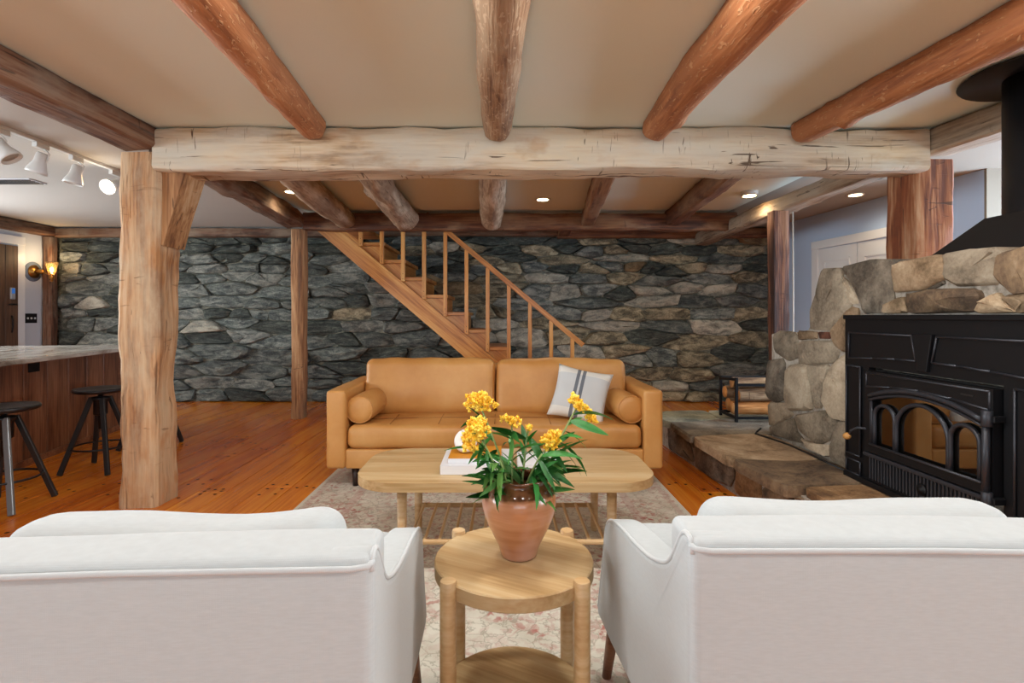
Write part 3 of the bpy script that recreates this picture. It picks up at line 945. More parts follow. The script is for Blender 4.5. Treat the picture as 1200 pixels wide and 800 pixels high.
T(timber('wall_plate', (-2.1, YB - .08, 2.225), (.7, YB - .08, 2.225), .14, .11, M['brown_timber'], amp=.008, seed=34), 'dark wall plate timber behind the head of the staircase', 'beam')
T(timber('side_beam', (XL + .08, 2.0, 2.215), (XL + .08, YB - .14, 2.225), .15, .125, M['brown_timber'], amp=.012, seed=36), 'brown beam along the top of the white left wall', 'beam')
T(timber('side_beam', (2.56, 3.12, 2.145), (2.80, 1.2, 2.145), .20, .15, M['grey_timber'], amp=.012, seed=41, wane=.01), 'grey hewn beam running forward above the fireplace behind the flue pipe', 'beam')
T(timber('side_beam', (2.50, 3.36, 2.13), (2.58, 6.86, 2.13), .17, .15, M['grey_timber'], amp=.016, seed=44, wane=.028), 'curved pale grey beam running back from the mottled right post', 'beam')

# posts
T(timber('timber_post', (-2.15, 3.225, 0), (-2.15, 3.225, 2.09), .22, .24, M['post'], amp=.022, seed=51, wane=.024, corner=.14), 'massive pale hewn post at the left end of the main beam', 'post')
T(timber('timber_post', (-2.27, 5.88, 0), (-2.27, 5.88, 2.08), .13, .17, M['thin_post'], amp=.012, seed=57, wane=.016), 'thin brown post standing on the floor before the stone wall', 'post')
T(timber('timber_post', (2.565, 3.27, 0), (2.565, 3.27, 2.06), .23, .26, M['post_right'], amp=.010, seed=61, wane=.006, corner=.08), 'mottled red-brown and tan square post behind the fireplace masonry', 'post')
T(timber('timber_post', (2.455, 4.72, 0.0), (2.455, 4.72, 2.06), .14, .11, M['dark_post'], amp=.010, seed=66, wane=.008, corner=.07), 'slim red-brown post right of the log rack', 'post')
T(timber('timber_post', (XL + .07, YB - .13, 0), (XL + .07, YB - .13, 2.15), .12, .12, M['brown_timber'], amp=.010, seed=69), 'weathered brown corner post beside the wall sconce', 'post')

# knee brace on the big post
bm = bmesh.new()
prof = [(-2.035, 1.56), (-2.015, 1.545), (-1.885, 1.985), (-1.93, 1.995), (-2.035, 1.995)]
N = 7
rings = []
for j in range(3):
    rings.append([bm.verts.new((u, 3.13 + .105 * j, v)) for u, v in prof])
for A, B in zip(rings, rings[1:]):
    for k in range(5): bm.faces.new((A[k], A[(k + 1) % 5], B[(k + 1) % 5], B[k]))
bm.faces.new(rings[0]); bm.faces.new(rings[-1][::-1])
bmesh.ops.subdivide_edges(bm, edges=bm.edges[:], cuts=3, use_grid_fill=True)
for v in bm.verts:
    v.co += Vector((1, .3, 0)) * mn.noise(v.co * 7) * .008
# local x up so that the grain follows the brace
br = bm_obj('knee_brace', bm, wood('brace_timber', ['#6d4528', '#93653e', '#b08256', '#c09a72'], 6, 10, .75, .35, cracks=.7, crackcol='#3d2515', objvar=0), None)
rot = Matrix.Rotation(R(90), 4, 'Y')
br.data.transform(rot.inverted() @ Matrix.Translation((2.0, -3.2, -1.8))); br.matrix_basis = Matrix.Translation((-2.0, 3.2, 1.8)) @ rot
T(br, 'wedge shaped knee brace between the big left post and the main beam', 'brace')

# iron bracket and timber stub are part of the beam joint; logs
def jl(label, *a, **k): return T(log('log_joist', *a, **k), label, 'joist', 'log joists')
jl('leftmost front ceiling log, reddish orange, ending on the main beam', [(-1.085, 3.03, 2.20), (-1.02, 2.2, 2.19), (-.97, 1.5, 2.185), (-.9, .4, 2.18), (-.85, -2.4, 2.18)], [.078, .082, .088, .092, .095], M['log_orange'], seed=2, knots=((.16, -2.6, .05), (.05, -1.6, .03), (.22, -1.7, .035)))
jl('greyish brown front ceiling log, the middle one above the vase', [(-.035, 3.03, 2.20), (-.02, 2.2, 2.185), (.005, 1.5, 2.18), (.02, .4, 2.18), (.03, -2.4, 2.18)], [.082, .092, .096, .10, .10], M['log_pale'], amp=.011, seed=4, knots=((.1, -2.9, .04),))
jl('orange front ceiling log right of the middle one', [(.865, 3.03, 2.195), (.855, 2.4, 2.19), (.86, 1.6, 2.175), (.86, .4, 2.18), (.86, -2.4, 2.18)], [.075, .092, .105, .105, .10], M['log_orange'], seed=7, knots=((.14, -.9, .045), (.09, -2.7, .035)))
jl('rightmost front ceiling log, orange and crooked with large knots', [(1.70, 3.03, 2.185), (1.735, 2.6, 2.17), (1.80, 2.1, 2.165), (1.83, 1.85, 2.165), (1.86, 1.2, 2.17), (1.9, -2.4, 2.18)], [.072, .078, .088, .092, .09, .09], M['log_orange'], amp=.010, seed=11, knots=((.175, -1.8, .07), (.16, 2.6, .05), (.10, -.9, .03), (.03, -1.8, .03)))
def rj(label, *a, **k): return T(log('log_joist', *a, **k), label, 'joist', 'rear joists')
rj('rear ceiling log nearest the left beam, thick and pale', [(-1.50, 3.30, 2.19), (-1.62, 4.4, 2.18), (-1.74, 5.86, 2.19)], [.10, .105, .11], M['log_grey'], zmax=2.288, amp=.014, seed=15, knots=((.6, -1.7, .05),))
rj('gnarled pale grey rear ceiling log above the head of the stairs', [(-.93, 3.30, 2.18), (-1.0, 4.4, 2.17), (-1.06, 5.84, 2.18)], [.105, .115, .125], M['log_grey'], zmax=2.288, amp=.022, seed=18, knots=((.45, -.6, .07), (.8, -1.6, .06)))
rj('straight pale brown rear ceiling log in line with the middle front log', [(-.06, 3.30, 2.19), (-.09, 4.4, 2.18), (-.135, 5.84, 2.185)], [.10, .11, .12], M['log_grey'], zmax=2.288, amp=.014, seed=20, knots=((.85, -1.0, .05),))
T(timber('joist', (.70, 3.30, 2.20), (.93, 5.84, 2.20), .14, .17, M['red_timber'], amp=.012, seed=22, wane=.012), 'squared red-brown rear joist above the handrail', 'joist', 'rear joists')
T(timber('joist', (1.62, 3.30, 2.20), (1.86, 5.84, 2.20), .14, .17, M['red_timber'], amp=.014, seed=24, wane=.014), 'rightmost squared red-brown rear joist', 'joist', 'rear joists')
T(timber('joist', (.75, 5.99, 2.22), (.78, 6.86, 2.22), .15, .13, M['red_timber'], amp=.010, seed=26), 'short joist stub between the cross beam and the stone wall', 'joist', 'rear joists')

# ------------------------------------------------------------------ staircase
st = empty('staircase', (-.6, 6.4, 0), 'open orange pine staircase rising to the left along the stone wall', 'staircase')
SX, SY = .6, -6.4
def sb(name, x0, x1, y0, y1, z0, z1, m=M['stair'], bev=.003):
    # boards keep their grain along local x
    return obox(name, (x1 - x0, y1 - y0, z1 - z0), ((x0 + x1) / 2 + SX, (y0 + y1) / 2 + SY, (z0 + z1) / 2), (0, 0, 0), m, st, bev, 1)
def P(x, y, z): return (x + SX, y + SY, z)
x_of = lambda k: -1.606 + .238 * k
z_of = lambda k: 1.962 - .1974 * k
for k in range(-1, 10):
    x0, z1 = x_of(k), z_of(k)
    if k >= 0 or True:
        if z1 < 2.2: sb('tread', x0 - .02, x0 + .262, 5.985, 6.86, z1 - .038, z1)
    if k >= 0:
        r = obox('riser', (.87, .15 if k < 9 else .14, .018), ((x0 + .238 + .005) + SX - .02, 6.425 + SY, z1 - .118), (0, 0, 0), M['stair'], st)
        r.rotation_euler = (R(90), 0, R(90))
# stringer board, grain along its length
def board(name, a, b, hgt, thick, y, mat, ends=None):
    (x0, z0), (x1, z1) = a, b
    L = math.hypot(x1 - x0, z1 - z0)
    o = obox(name, (L, thick, hgt), ((x0 + x1) / 2 + SX, y + SY, (z0 + z1) / 2), (0, -math.atan2(z1 - z0, x1 - x0), 0), mat, st, .003, 1)
    return o
def strip_board(name, poly, y0, y1):
    bm = bmesh.new()
    ang = math.atan2(.617 - 2.065, -.068 + 1.81)
    m = Matrix.Rotation(-ang, 4, 'Y')   # local x along the slope
    inv = m.inverted()
    org = Vector(P(-1, 6.02, 1.3))
    A = [bm.verts.new(inv @ (Vector(P(u, y0, v)) - org)) for u, v in poly]
    B = [bm.verts.new(inv @ (Vector(P(u, y1, v)) - org)) for u, v in poly]
    n = len(poly)
    bm.faces.new(A); bm.faces.new(B[::-1])
    for i in range(n): bm.faces.new((A[i], B[i], B[(i + 1) % n], A[(i + 1) % n]))
    o = bm_obj(name, bm, M['stair'], st)
    o.matrix_basis = Matrix.Translation(org) @ m
    return o
strip_board('stringer', [(-2.06, 2.275), (.675, 0), (.335, 0), (-2.32, 2.275)], 5.98, 6.02)
strip_board('stringer', [(-2.06, 2.275), (.675, 0), (.335, 0), (-2.32, 2.275)], 6.82, 6.86)
saw = [(-2.06, 2.275)]
for k in range(0, 10):
    saw += [(x_of(k) + .01, z_of(k) - .04), (x_of(k) + .225, z_of(k) - .04)]
saw = [(x_of(0) + .0, z_of(0) - .04)] + saw[1:] + [(x_of(9) + .225, 0), (.40, 0), (-1.75, 1.95)]
strip_board('carriage', saw, 6.025, 6.06)
for k in range(11):
    xk = x_of(k)
    zb = z_of(k) - .05 if k < 10 else 0.0
    zt = 2.098 - .833 * (xk + .668) - .02 if k >= 4 else 2.275
    if k >= 9: zb = max(zb, 0)
    o = obox('baluster', (zt - zb, .042, .042), (xk + SX, 5.955 + SY, (zt + zb) / 2), (0, R(-90), 0), M['stair'], st, .003, 1)
    if k < 9:
        for dz in (.03, .085):
            lathe('bolt', [(.004, 0), (.004, .002)], M['peg'], o, 8, (dz - (zt - zb) / 2 , -.021, 0), (R(90), 0, 0))
board('handrail', (-.87, 2.275), (.895, .80), .055, .045, 5.955, M['stair'])

# ------------------------------------------------------------------ fireplace
FIRE_STONES = [[(3.199, 1.405), (3.043, 1.4), (3.021, 1.313), (2.951, 1.2), (2.982, 1.154), (3.118, 1.055), (3.34, 1.049), (3.324, 1.162), (3.254, 1.272)],
 [(3.029, 1.356), (2.964, 1.318), (2.889, 1.202), (2.946, 1.192), (3.003, 1.278)],
 [(3.029, 1.404), (2.783, 1.411), (2.643, 1.402), (2.633, 1.23), (2.678, 1.129), (2.794, 1.133), (2.848, 1.182), (2.926, 1.307)],
 [(2.623, 1.385), (2.328, 1.393), (2.326, 1.293), (2.436, 1.266), (2.613, 1.25), (2.629, 1.334)],
 [(2.317, 1.394), (2.18, 1.397), (2.08, 1.388), (2.064, 1.36), (2.074, 1.26), (2.237, 1.261), (2.317, 1.296)],
 [(2.049, 1.367), (1.962, 1.375), (1.896, 1.373), (1.885, 1.287), (1.911, 1.215), (1.989, 1.217), (2.055, 1.277)],
 [(2.526, 1.237), (2.393, 1.245), (2.166, 1.237), (2.152, 1.199), (2.177, 1.102), (2.498, 1.098), (2.528, 1.19)],
 [(2.668, 1.174), (2.564, 1.217), (2.539, 1.123), (2.545, 1.083), (2.674, 1.08)], [(2.431, 1.261), (2.331, 1.284), (2.328, 1.271), (2.393, 1.25)],
 [(2.152, 1.181), (2.08, 1.216), (1.984, 1.144), (1.98, 1.093), (2.173, 1.09)], [(2.037, 1.205), (1.911, 1.202), (1.885, 1.191), (1.896, 1.095), (1.972, 1.093), (1.978, 1.155)],
 [(3.118, 1.037), (2.951, 1.164), (2.841, 1.162), (2.794, 1.118), (2.794, 0.936), (3.029, 0.937), (3.084, 0.968)],
 [(3.771, 0.996), (3.682, 1.016), (3.504, 1.01), (3.469, 0.864), (3.604, 0.839), (3.763, 0.88)], [(3.494, 1.03), (3.276, 1.036), (3.267, 0.99), (3.476, 0.971)],
 [(3.251, 1.031), (3.135, 1.033), (3.141, 0.997), (3.251, 0.993)], [(3.451, 0.959), (3.112, 0.984), (3.07, 0.908), (3.098, 0.857), (3.434, 0.822), (3.458, 0.89)],
 [(3.848, 0.787), (3.65, 0.825), (3.643, 0.569), (3.763, 0.529), (3.856, 0.54)], [(3.604, 0.788), (3.38, 0.819), (3.314, 0.676), (3.33, 0.542), (3.567, 0.5), (3.623, 0.592)],
 [(3.356, 0.821), (3.141, 0.827), (3.199, 0.709), (3.221, 0.579), (3.292, 0.567), (3.301, 0.677)],
 [(3.106, 0.827), (3.029, 0.891), (2.876, 0.911), (2.876, 0.557), (3.112, 0.54), (3.19, 0.602), (3.176, 0.713)],
 [(3.848, 0.498), (3.643, 0.534), (3.544, 0.468), (3.746, 0.367), (3.839, 0.344)], [(3.839, 0.326), (3.537, 0.451), (3.494, 0.355), (3.356, 0.31), (3.53, 0.297), (3.83, 0.276)],
 [(3.501, 0.464), (3.23, 0.547), (3.062, 0.529), (3.09, 0.427), (3.26, 0.346), (3.451, 0.384)], [(3.043, 0.52), (2.864, 0.556), (2.864, 0.268), (3.112, 0.29), (3.106, 0.388)],
 [(3.424, 0.338), (3.26, 0.333), (3.135, 0.364), (3.135, 0.297), (3.337, 0.299)]]
HEARTH_STONES = [[(4.481, 0.224), (4.135, 0.233), (4.034, 0.175), (3.945, 0.038), (4.205, 0.012), (4.467, 0.015)], [(4.09, 0.229), (3.973, 0.233), (3.973, 0.132), (4.016, 0.186)],
 [(3.927, 0.229), (3.565, 0.234), (3.338, 0.2), (3.338, 0.109), (3.397, 0.03), (3.594, 0.005), (3.91, 0.013), (3.952, 0.108)],
 [(3.289, 0.214), (3.183, 0.235), (3.035, 0.211), (3.031, 0.016), (3.138, 0.0), (3.313, 0.033)], [(3.183, 0.258), (3.077, 0.258), (3.052, 0.247), (3.116, 0.234)],
 [(3.017, 0.151), (2.875, 0.212), (2.733, 0.203), (2.7, 0.128), (2.717, 0.063), (3.017, 0.0)], [(3.027, 0.235), (2.878, 0.248), (2.845, 0.231), (2.951, 0.211)],
 [(2.799, 0.221), (2.7, 0.229), (2.624, 0.215), (2.652, 0.2), (2.764, 0.203)], [(2.681, 0.172), (2.613, 0.21), (2.546, 0.185), (2.546, 0.084), (2.681, 0.038)]]

mats_fp = ['grey', 'pale', 'dark', 'tan', 'pale', 'brown', 'brown', 'tan', 'dark', 'tan', 'tan', 'tan', 'grey', 'tan', 'red', 'grey', 'dark', 'pale', 'grey', 'pale', 'pale', 'grey', 'grey', 'grey', 'pale']
fp = empty('stone_fireplace', (2.3, 2.6, 0), 'tan and grey fieldstone fireplace mass with pale mortar behind the iron insert', 'fireplace')
FX, FY = -2.3, -2.6
core = [(3.85, .0), (3.85, 1.0), (3.36, 1.02), (3.31, 1.14), (3.21, 1.29), (3.17, 1.375), (1.25, 1.375), (1.25, 0)]
o = prism('mortar_core', [(a + FY, b) for a, b in core], 'x', 1.945 + FX, 2.42 + FX, M['pale_mortar'], fp, .02)
rnd2 = random.Random(11)
extra = [[(1.87, 1.37), (1.55, 1.39), (1.50, 1.21), (1.87, 1.19)], [(1.48, 1.39), (1.26, 1.38), (1.26, 1.16), (1.46, 1.2)],
         [(1.74, 1.15), (1.27, 1.13), (1.27, .85), (1.72, .83)], [(1.72, .80), (1.27, .82), (1.27, .50), (1.72, .53)], [(1.72, .49), (1.27, .46), (1.27, .28), (1.72, .28)]]
for i, poly in enumerate(FIRE_STONES + extra):
    m = mats_fp[i] if i < len(mats_fp) else rnd2.choice(('tan', 'grey', 'pale'))
    small = i in (1, 8, 14, 13)
    poly = grow(poly, .004 if small else .014)
    cz_ = centroid(poly)
    if i < len(FIRE_STONES):
        if cz_[1] > 1.13 and cz_[0] < 2.9: poly = clip(poly, 0, -1, -1.14)
        else: poly = clip(poly, -1, 0, -2.883) if cz_[1] < 1.13 else poly
        if i == 11: poly = [p for p in clip(poly, -1, 0, -2.883)]
    poly = [q_ for k_, q_ in enumerate(poly) if math.hypot(q_[0] - poly[k_ - 1][0], q_[1] - poly[k_ - 1][1]) > .004]
    top = max(p[1] for p in poly) > 1.36
    stone_piece('stone', poly, .012 if small else rnd2.uniform(.02, .045), .3 if top else .03, lambda u, v, w: (1.945 - w + FX, u + FY, v), M['fs'][m], fp, rnd2, t=.12, rough=.006, tilt=.15)
# end face of the low shoulder (towards the log rack)
for poly, m in (([(2.0, .70), (2.38, .72), (2.38, 1.0), (2.0, .99)], 'grey'), ([(2.0, .29), (2.38, .29), (2.38, .66), (2.0, .65)], 'dark')):
    stone_piece('stone', poly, .03, .02, lambda u, v, w: (u + FX, 3.85 + w + FY, v), M['fs'][m], fp, rnd2, t=.12, rough=.006)
# mortar beads above the shoulder
hearth = empty('hearth', (1.7, 3.6, 0), 'low raised fieldstone hearth with broad flat capstones beside the sofa', 'hearth')
HX, HY = -1.7, -3.6
hx = lambda y: 1.40 - .054 * (y - 4.0)
body = [(hx(4.62) + .03, 4.66), (hx(2.42) + .03, 2.42), (1.93, 2.42), (1.93, 3.88), (2.42, 3.88), (2.42, 4.76), (1.5, 4.76)]
prism('mortar_core', [(a + HX, b + HY) for a, b in body], 'z', 0.0, .225, M['pale_mortar'], hearth)
prism('mortar_bed', [(a + HX, b + HY) for a, b in [(1.42, 4.70), (1.40, 4.35), (1.41, 3.6), (1.45, 3.0), (1.49, 2.74), (1.62, 2.72), (1.62, 2.48), (1.93, 2.46), (1.93, 3.88), (2.40, 3.88), (2.40, 4.74), (1.55, 4.74)]], 'z', .225, .261, M['pale_mortar'], hearth)
prism('mortar_core', [(1.76 + HX, 1.27 + HY), (1.76 + HX, 2.41 + HY), (1.93 + HX, 2.41 + HY), (1.93 + HX, 1.27 + HY)], 'z', 0.0, .235, M['pale_mortar'], hearth)
mats_h = ['dark', 'grey', 'dark', 'rust', 'dark', 'brown', 'dark', 'brown', 'rust']
for i, poly in enumerate(HEARTH_STONES):
    poly = [(a, min(max(b, .004), .222)) for a, b in poly]
    stone_piece('stone', poly, .028 if i not in (1, 4, 6, 7) else .018, .02, lambda u, v, w: (hx(u) + .03 - w + HX, u + HY, v), M['fs'][mats_h[i]], hearth, rnd2, t=.1, rough=.005, tilt=.1)
for poly, m in (([(1.52, .01), (1.72, .01), (1.72, .21), (1.5, .21)], 'rust'), ([(1.74, .01), (1.92, .01), (1.92, .21), (1.74, .21)], 'brown')):
    stone_piece('stone', poly, .02, .02, lambda u, v, w: (u + HX, 2.42 - w + HY, v), M['fs'][m], hearth, rnd2, t=.1, rough=.005)
for poly, m in (([(1.5, .01), (1.9, .01), (1.9, .2), (1.5, .21)], 'dark'), ([(1.93, .01), (2.38, .01), (2.38, .21), (1.93, .2)], 'grey')):
    stone_piece('stone', poly, .02, .02, lambda u, v, w: (u + HX, 4.76 + w + HY, v), M['fs'][m], hearth, rnd2, t=.1, rough=.005)
caps = [([(1.47, 4.80), (1.37, 4.68), (1.33, 4.50), (1.345, 4.30), (1.56, 4.33), (1.80, 4.43), (1.84, 4.83)], 'green'),
        ([(1.85, 4.83), (1.815, 4.43), (2.05, 4.36), (2.42, 4.38), (2.42, 4.83)], 'green'),
        ([(1.345, 4.29), (1.36, 4.02), (1.345, 3.80), (1.62, 3.86), (2.42, 3.90), (2.42, 4.37), (2.05, 4.34), (1.80, 4.41), (1.56, 4.31)], 'grey'),
        ([(1.352, 3.785), (1.37, 3.45), (1.365, 3.2), (1.65, 3.14), (1.93, 3.17), (1.93, 3.87), (1.62, 3.84)], 'tan'),
        ([(1.372, 3.18), (1.40, 2.9), (1.42, 2.66), (1.60, 2.70), (1.93, 2.74), (1.93, 3.15), (1.65, 3.12)], 'brown'),
        ([(1.52, 2.66), (1.515, 2.40), (1.93, 2.38), (1.93, 2.72), (1.62, 2.68)], 'rust'),
        ([(1.73, 2.37), (1.72, 1.9), (1.93, 1.9), (1.93, 2.37)], 'brown'), ([(1.72, 1.88), (1.73, 1.27), (1.93, 1.25), (1.93, 1.88)], 'tan')]
for poly, m in caps:
    bm = bmesh.new()
    p = chaikin(grow(poly, .010), .13); p = chaikin(p, .25)
    c = centroid(p)
    O = Vector((c[0] + HX, c[1] + HY, .25))
    rings = []
    zt = .268 + rnd2.uniform(-.005, .005)
    for sc, z in ((1.0, .215), (1.0, .25), (.985, zt), (.6, zt + .002), (.25, zt + .002)):
        ring = []
        for a, b in p:
            k = .006 * mn.noise(Vector((a * 9, b * 9, z * 30))) if sc > .9 else 0
            ring.append(bm.verts.new(Vector((c[0] + (a - c[0]) * (sc + k * 2) + HX, c[1] + (b - c[1]) * (sc + k) + HY, z + (.004 * mn.noise(Vector((a * 7, b * 7, 3))) if z > .26 else 0))) - O))
        rings.append(ring)
    n = len(p)
    for A, B in zip(rings, rings[1:]):
        for k in range(n): bm.faces.new((A[k], A[(k + 1) % n], B[(k + 1) % n], B[k]))
    bm.faces.new(rings[0]); bm.faces.new(rings[-1])
    bm_obj('capstone', bm, M['fs'][m], hearth, False, O)

# cast iron insert ----------------------------------------------------
ins = empty('fireplace_insert', (1.88, 2.33, .27), 'black cast iron wood stove insert with three arched glass panes', 'stove')
# local: u = y - 2.33 (along the wall), z - .27, x outwards is negative
def ib(name, d0, d1, z0, z1, xo0, xo1, m=M['cast_iron'], par=None, bev=.003, seg=2):
    return box(name, xo0, xo1, d0 - 2.33, d1 - 2.33, z0 - .27, z1 - .27, m, par or ins, bev, seg)
D0, D1 = 1.783, 2.877
# surround plate with an opening for the door
bm = bmesh.new()
for (a, b, z0, z1) in ((D0, 1.965, .272, 1.13), (2.69, D1, .272, 1.13), (1.965, 2.69, .87, 1.13), (1.965, 2.69, .272, .30)):
    add_box(bm, -.022, .012, a - 2.33, b - 2.33, z0 - .27, z1 - .27)
bm_obj('surround', bm, M['cast_iron'], ins)
ib('top_edge', D0 - .005, D1 + .005, 1.112, 1.135, -.032, .012)
def frame(name, poly, par, x0=-.034, x1=-.022, w=.008, m=None):
    """raised bead following a closed outline (d, z)."""
    bm = bmesh.new()
    pts = [Vector((x0 + .004, a - 2.33, b - .27)) for a, b in poly]
    n = len(pts)
    for i in range(n):
        add_tube(bm, [pts[i], pts[(i + 1) % n]], w * .6, 6)
    return bm_obj(name, bm, m or M['cast_iron_lit'], par, True)
def panel(poly, name='raised_panel'):
    o = prism(name, [(a - 2.33, b - .27) for a, b in poly], 'x', -.025, -.02, M['cast_iron'], ins, .002)
    frame('bead', poly, o)
    return o
arcz = lambda d: .875 + .028 * (1 - ((d - 2.33) / .5) ** 2)
panel([(2.835, .905), (2.835, 1.04), (2.40, 1.04), (2.375, .915 + .012), (2.5, .925), (2.65, .918)])
panel([(1.825, .905), (1.825, 1.04), (2.26, 1.04), (2.285, .915 + .012), (2.16, .925), (2.01, .918)])
panel([(2.855, .40), (2.855, .865), (2.745, .865), (2.745, .40)], 'side_panel')
panel([(1.915, .40), (1.915, .865), (1.805, .865), (1.805, .40)], 'side_panel')
panel([(2.855, .30), (2.855, .37), (2.745, .37), (2.745, .30)], 'side_panel')
prism('keystone', [(d - 2.33, z - .27) for d, z in ((2.385, 1.05), (2.275, 1.05), (2.305, .885), (2.355, .885))], 'x', -.040, -.02, M['cast_iron'], ins, .003)
# door
door = empty('door', (0, 0, 0)); door.parent = ins
def arch_poly(d0, d1, zb, zs, rise, n=14):
    p = [(d0, zb), (d1, zb)]
    c = (d0 + d1) / 2; hw = abs(d1 - d0) / 2
    for i in range(n + 1):
        a = PI * i / n
        p.append((c + hw * math.cos(a) * (1 if d1 > d0 else -1), zs + rise * math.sin(a)))
    return p
def dz(d): return .705 + .055 * (1 - ((d - 2.33) / .31) ** 2)     # top of the glazed opening
bm = bmesh.new()
# frame ring: outer rectangle to inner opening, built from strips
def strip(pa, pb, x0, x1):
    A = [bm.verts.new((x0, a - 2.33, b - .27)) for a, b in pa]; B = [bm.verts.new((x0, a - 2.33, b - .27)) for a, b in pb]
    C = [bm.verts.new((x1, a - 2.33, b - .27)) for a, b in pa]; D = [bm.verts.new((x1, a - 2.33, b - .27)) for a, b in pb]
    n = len(pa)
    for i in range(n - 1):
        bm.faces.new((A[i], A[i+1], B[i+1], B[i])); bm.faces.new((C[i], C[i+1], D[i+1], D[i]))
        bm.faces.new((A[i], A[i+1], C[i+1], C[i])); bm.faces.new((B[i], B[i+1], D[i+1], D[i]))
    for k in (0, n - 1): bm.faces.new((A[k], B[k], D[k], C[k]))
ds = [2.02 + .62 * i / 20 for i in range(21)]
strip([(d, .855) for d in ds], [(d, dz(d)) for d in ds], -.052, -.01)
strip([(d, .452) for d in ds], [(d, .49) for d in ds], -.052, -.01)
strip([(1.975, .452), (1.975, .855)], [(2.02, .452), (2.02, .855)], -.052, -.01)
strip([(2.64, .452), (2.64, .855)], [(2.68, .452), (2.68, .855)], -.052, -.01)
bm_obj('door_frame', bm, M['cast_iron'], door)
def curve_bead(name, pts, w, m, par, x=-.054):
    bm = bmesh.new()
    add_tube(bm, [(x, a - 2.33, b - .27) for a, b in pts], w, 8)
    return bm_obj(name, bm, m, par, True)
curve_bead('arched_moulding', [(d, dz(d) + .028) for d in ds], .011, M['cast_iron_lit'], door)
curve_bead('arched_moulding', [(d, dz(d) + .006) for d in ds], .006, M['cast_iron_lit'], door)
frame('bead', [(2.665, .845), (2.665, .775), (2.50, .792), (2.33, .80), (2.16, .792), (1.99, .775), (1.99, .845)], door, -.056)
frame('bead', [(2.635, .493), (2.635, .706), (2.625, .706), (2.625, .493)], door, -.056, w=.006)
curve_bead('bead', [(2.02, .493), (2.64, .493)], .006, M['cast_iron_lit'], door)
box('slot', -.0545, -.052, 2.055 - 2.33, 2.115 - 2.33, .815 - .27, .821 - .27, M['cable'], door)
glass = prism('glass_pane', [(d - 2.33, z - .27) for d, z in [(2.02, .49)] + [(d, dz(d)) for d in ds] + [(2.64, .49)]], 'x', -.030, -.024, M['glass'], door)
# arched mullions
def hoop(d0, d1, zs, rise):
    pts = [(d0, .49)] + [(d0, .49 + (zs - .49) * .5)]
    c = (d0 + d1) / 2; hw = (d1 - d0) / 2
    for i in range(17):
        a = PI - PI * i / 16
        pts.append((c + hw * math.cos(a), zs + rise * math.sin(a)))
    pts += [(d1, .49 + (zs - .49) * .5), (d1, .49)]
    curve_bead('arch_bar', pts, .0095, M['cast_iron_lit'], door, -.042)
hoop(2.185, 2.475, .61, .125); hoop(2.04, 2.175, .635, .06); hoop(2.485, 2.62, .635, .06)
box('firebox_back', .0, .016, 1.99 - 2.33, 2.67 - 2.33, .45 - .27, .86 - .27, M['cable'], ins)
# grille
gr = ib('grille', 1.99, 2.675, .30, .312, -.035, .01)
gr_rail = ib('grille_rail', 1.975, 2.69, .425, .445, -.055, .01, M['cast_iron_lit'], None, .006)
fin = None
for k in range(34):
    d = 2.0 + .665 * k / 33
    if fin is None:
        fin = box('grille_bar', -.012, 0, -.0045, .0045, 0, .115, M['cast_iron_lit'], ins, .002, 1)
        fin.location = (-.025, d - 2.33, .312 - .27)
    else:
        f2 = fin.copy(); COL.objects.link(f2); f2.location = (-.025, d - 2.33, .312 - .27); f2.parent = ins
lathe('rosette', [(.028, 0), (.026, .006), (.012, .010), (.010, .014)], M['cast_iron'], ins, 20, (-.036, 0, .365 - .27), (0, R(-90), 0))
ib('foot_rail', 1.80, 2.86, .272, .300, -.045, -.018, M['cast_iron'])
# hinges and handle
for z in (.745, .44):
    h = lathe('hinge', [(.016, -.03), (.018, -.028), (.018, .028), (.016, .03)], M['cast_iron_lit'], door, 14, (-.066, 1.985 - 2.33, z - .27))
    box('hinge_leaf', 0, .05, -.03, .0, -.012, .012, M['cast_iron'], h, .003)
lathe('hinge_post', [(.013, .45 - .27), (.013, .74 - .27)], M['cast_iron_lit'], door, 12, (-.066, 1.99 - 2.33, 0))
hl = tube('handle_rod', [(-.04, 2.665 - 2.33, .56 - .27), (-.075, 2.70 - 2.33, .56 - .27), (-.08, 2.74 - 2.33, .535 - .27), (-.08, 2.75 - 2.33, .515 - .27)], .007, M['cast_iron_lit'], door)
lathe('wooden_knob', [(.004, -.02), (.014, -.016), (.019, 0), (.015, .014), (.006, .022)], M['knob_wood'], door, 16, (-.085, 2.765 - 2.33, .503 - .27), (R(70), 0, 0))['label'] = 'turned pale wooden knob'

# hood and flue -------------------------------------------------------
hood = empty('stove_hood', (2.42, 1.9, 1.39), 'matte black sheet metal hood and round flue pipe above the fireplace', 'flue')
bm = bmesh.new()
b0 = [(2.08, 1.2), (2.08, 2.60), (2.75, 2.60), (2.75, 1.2)]
b1 = [(2.20, 1.4), (2.20, 2.42), (2.62, 2.42), (2.62, 1.4)]
A = [bm.verts.new((a - 2.42, b - 1.9, 0)) for a, b in b0]; B = [bm.verts.new((a - 2.42, b - 1.9, .02)) for a, b in b0]
Cc = [bm.verts.new((a - 2.42, b - 1.9, .185)) for a, b in b1]
for P0, P1 in ((A, B), (B, Cc)):
    for k in range(4): bm.faces.new((P0[k], P0[(k + 1) % 4], P1[(k + 1) % 4], P1[k]))
bm.faces.new(A); bm.faces.new(Cc)
bm_obj('hood', bm, M['black_metal'], hood)
lathe('flue_pipe', [(.15, 0), (.15, .02), (.145, .03), (.145, .655)], M['black_metal'], hood, 40, (.0, .46, .18))
lathe('ceiling_collar', [(.30, 0), (.305, .006), (.30, .012)], M['black_metal'], hood, 48, (.0, .46, .815))

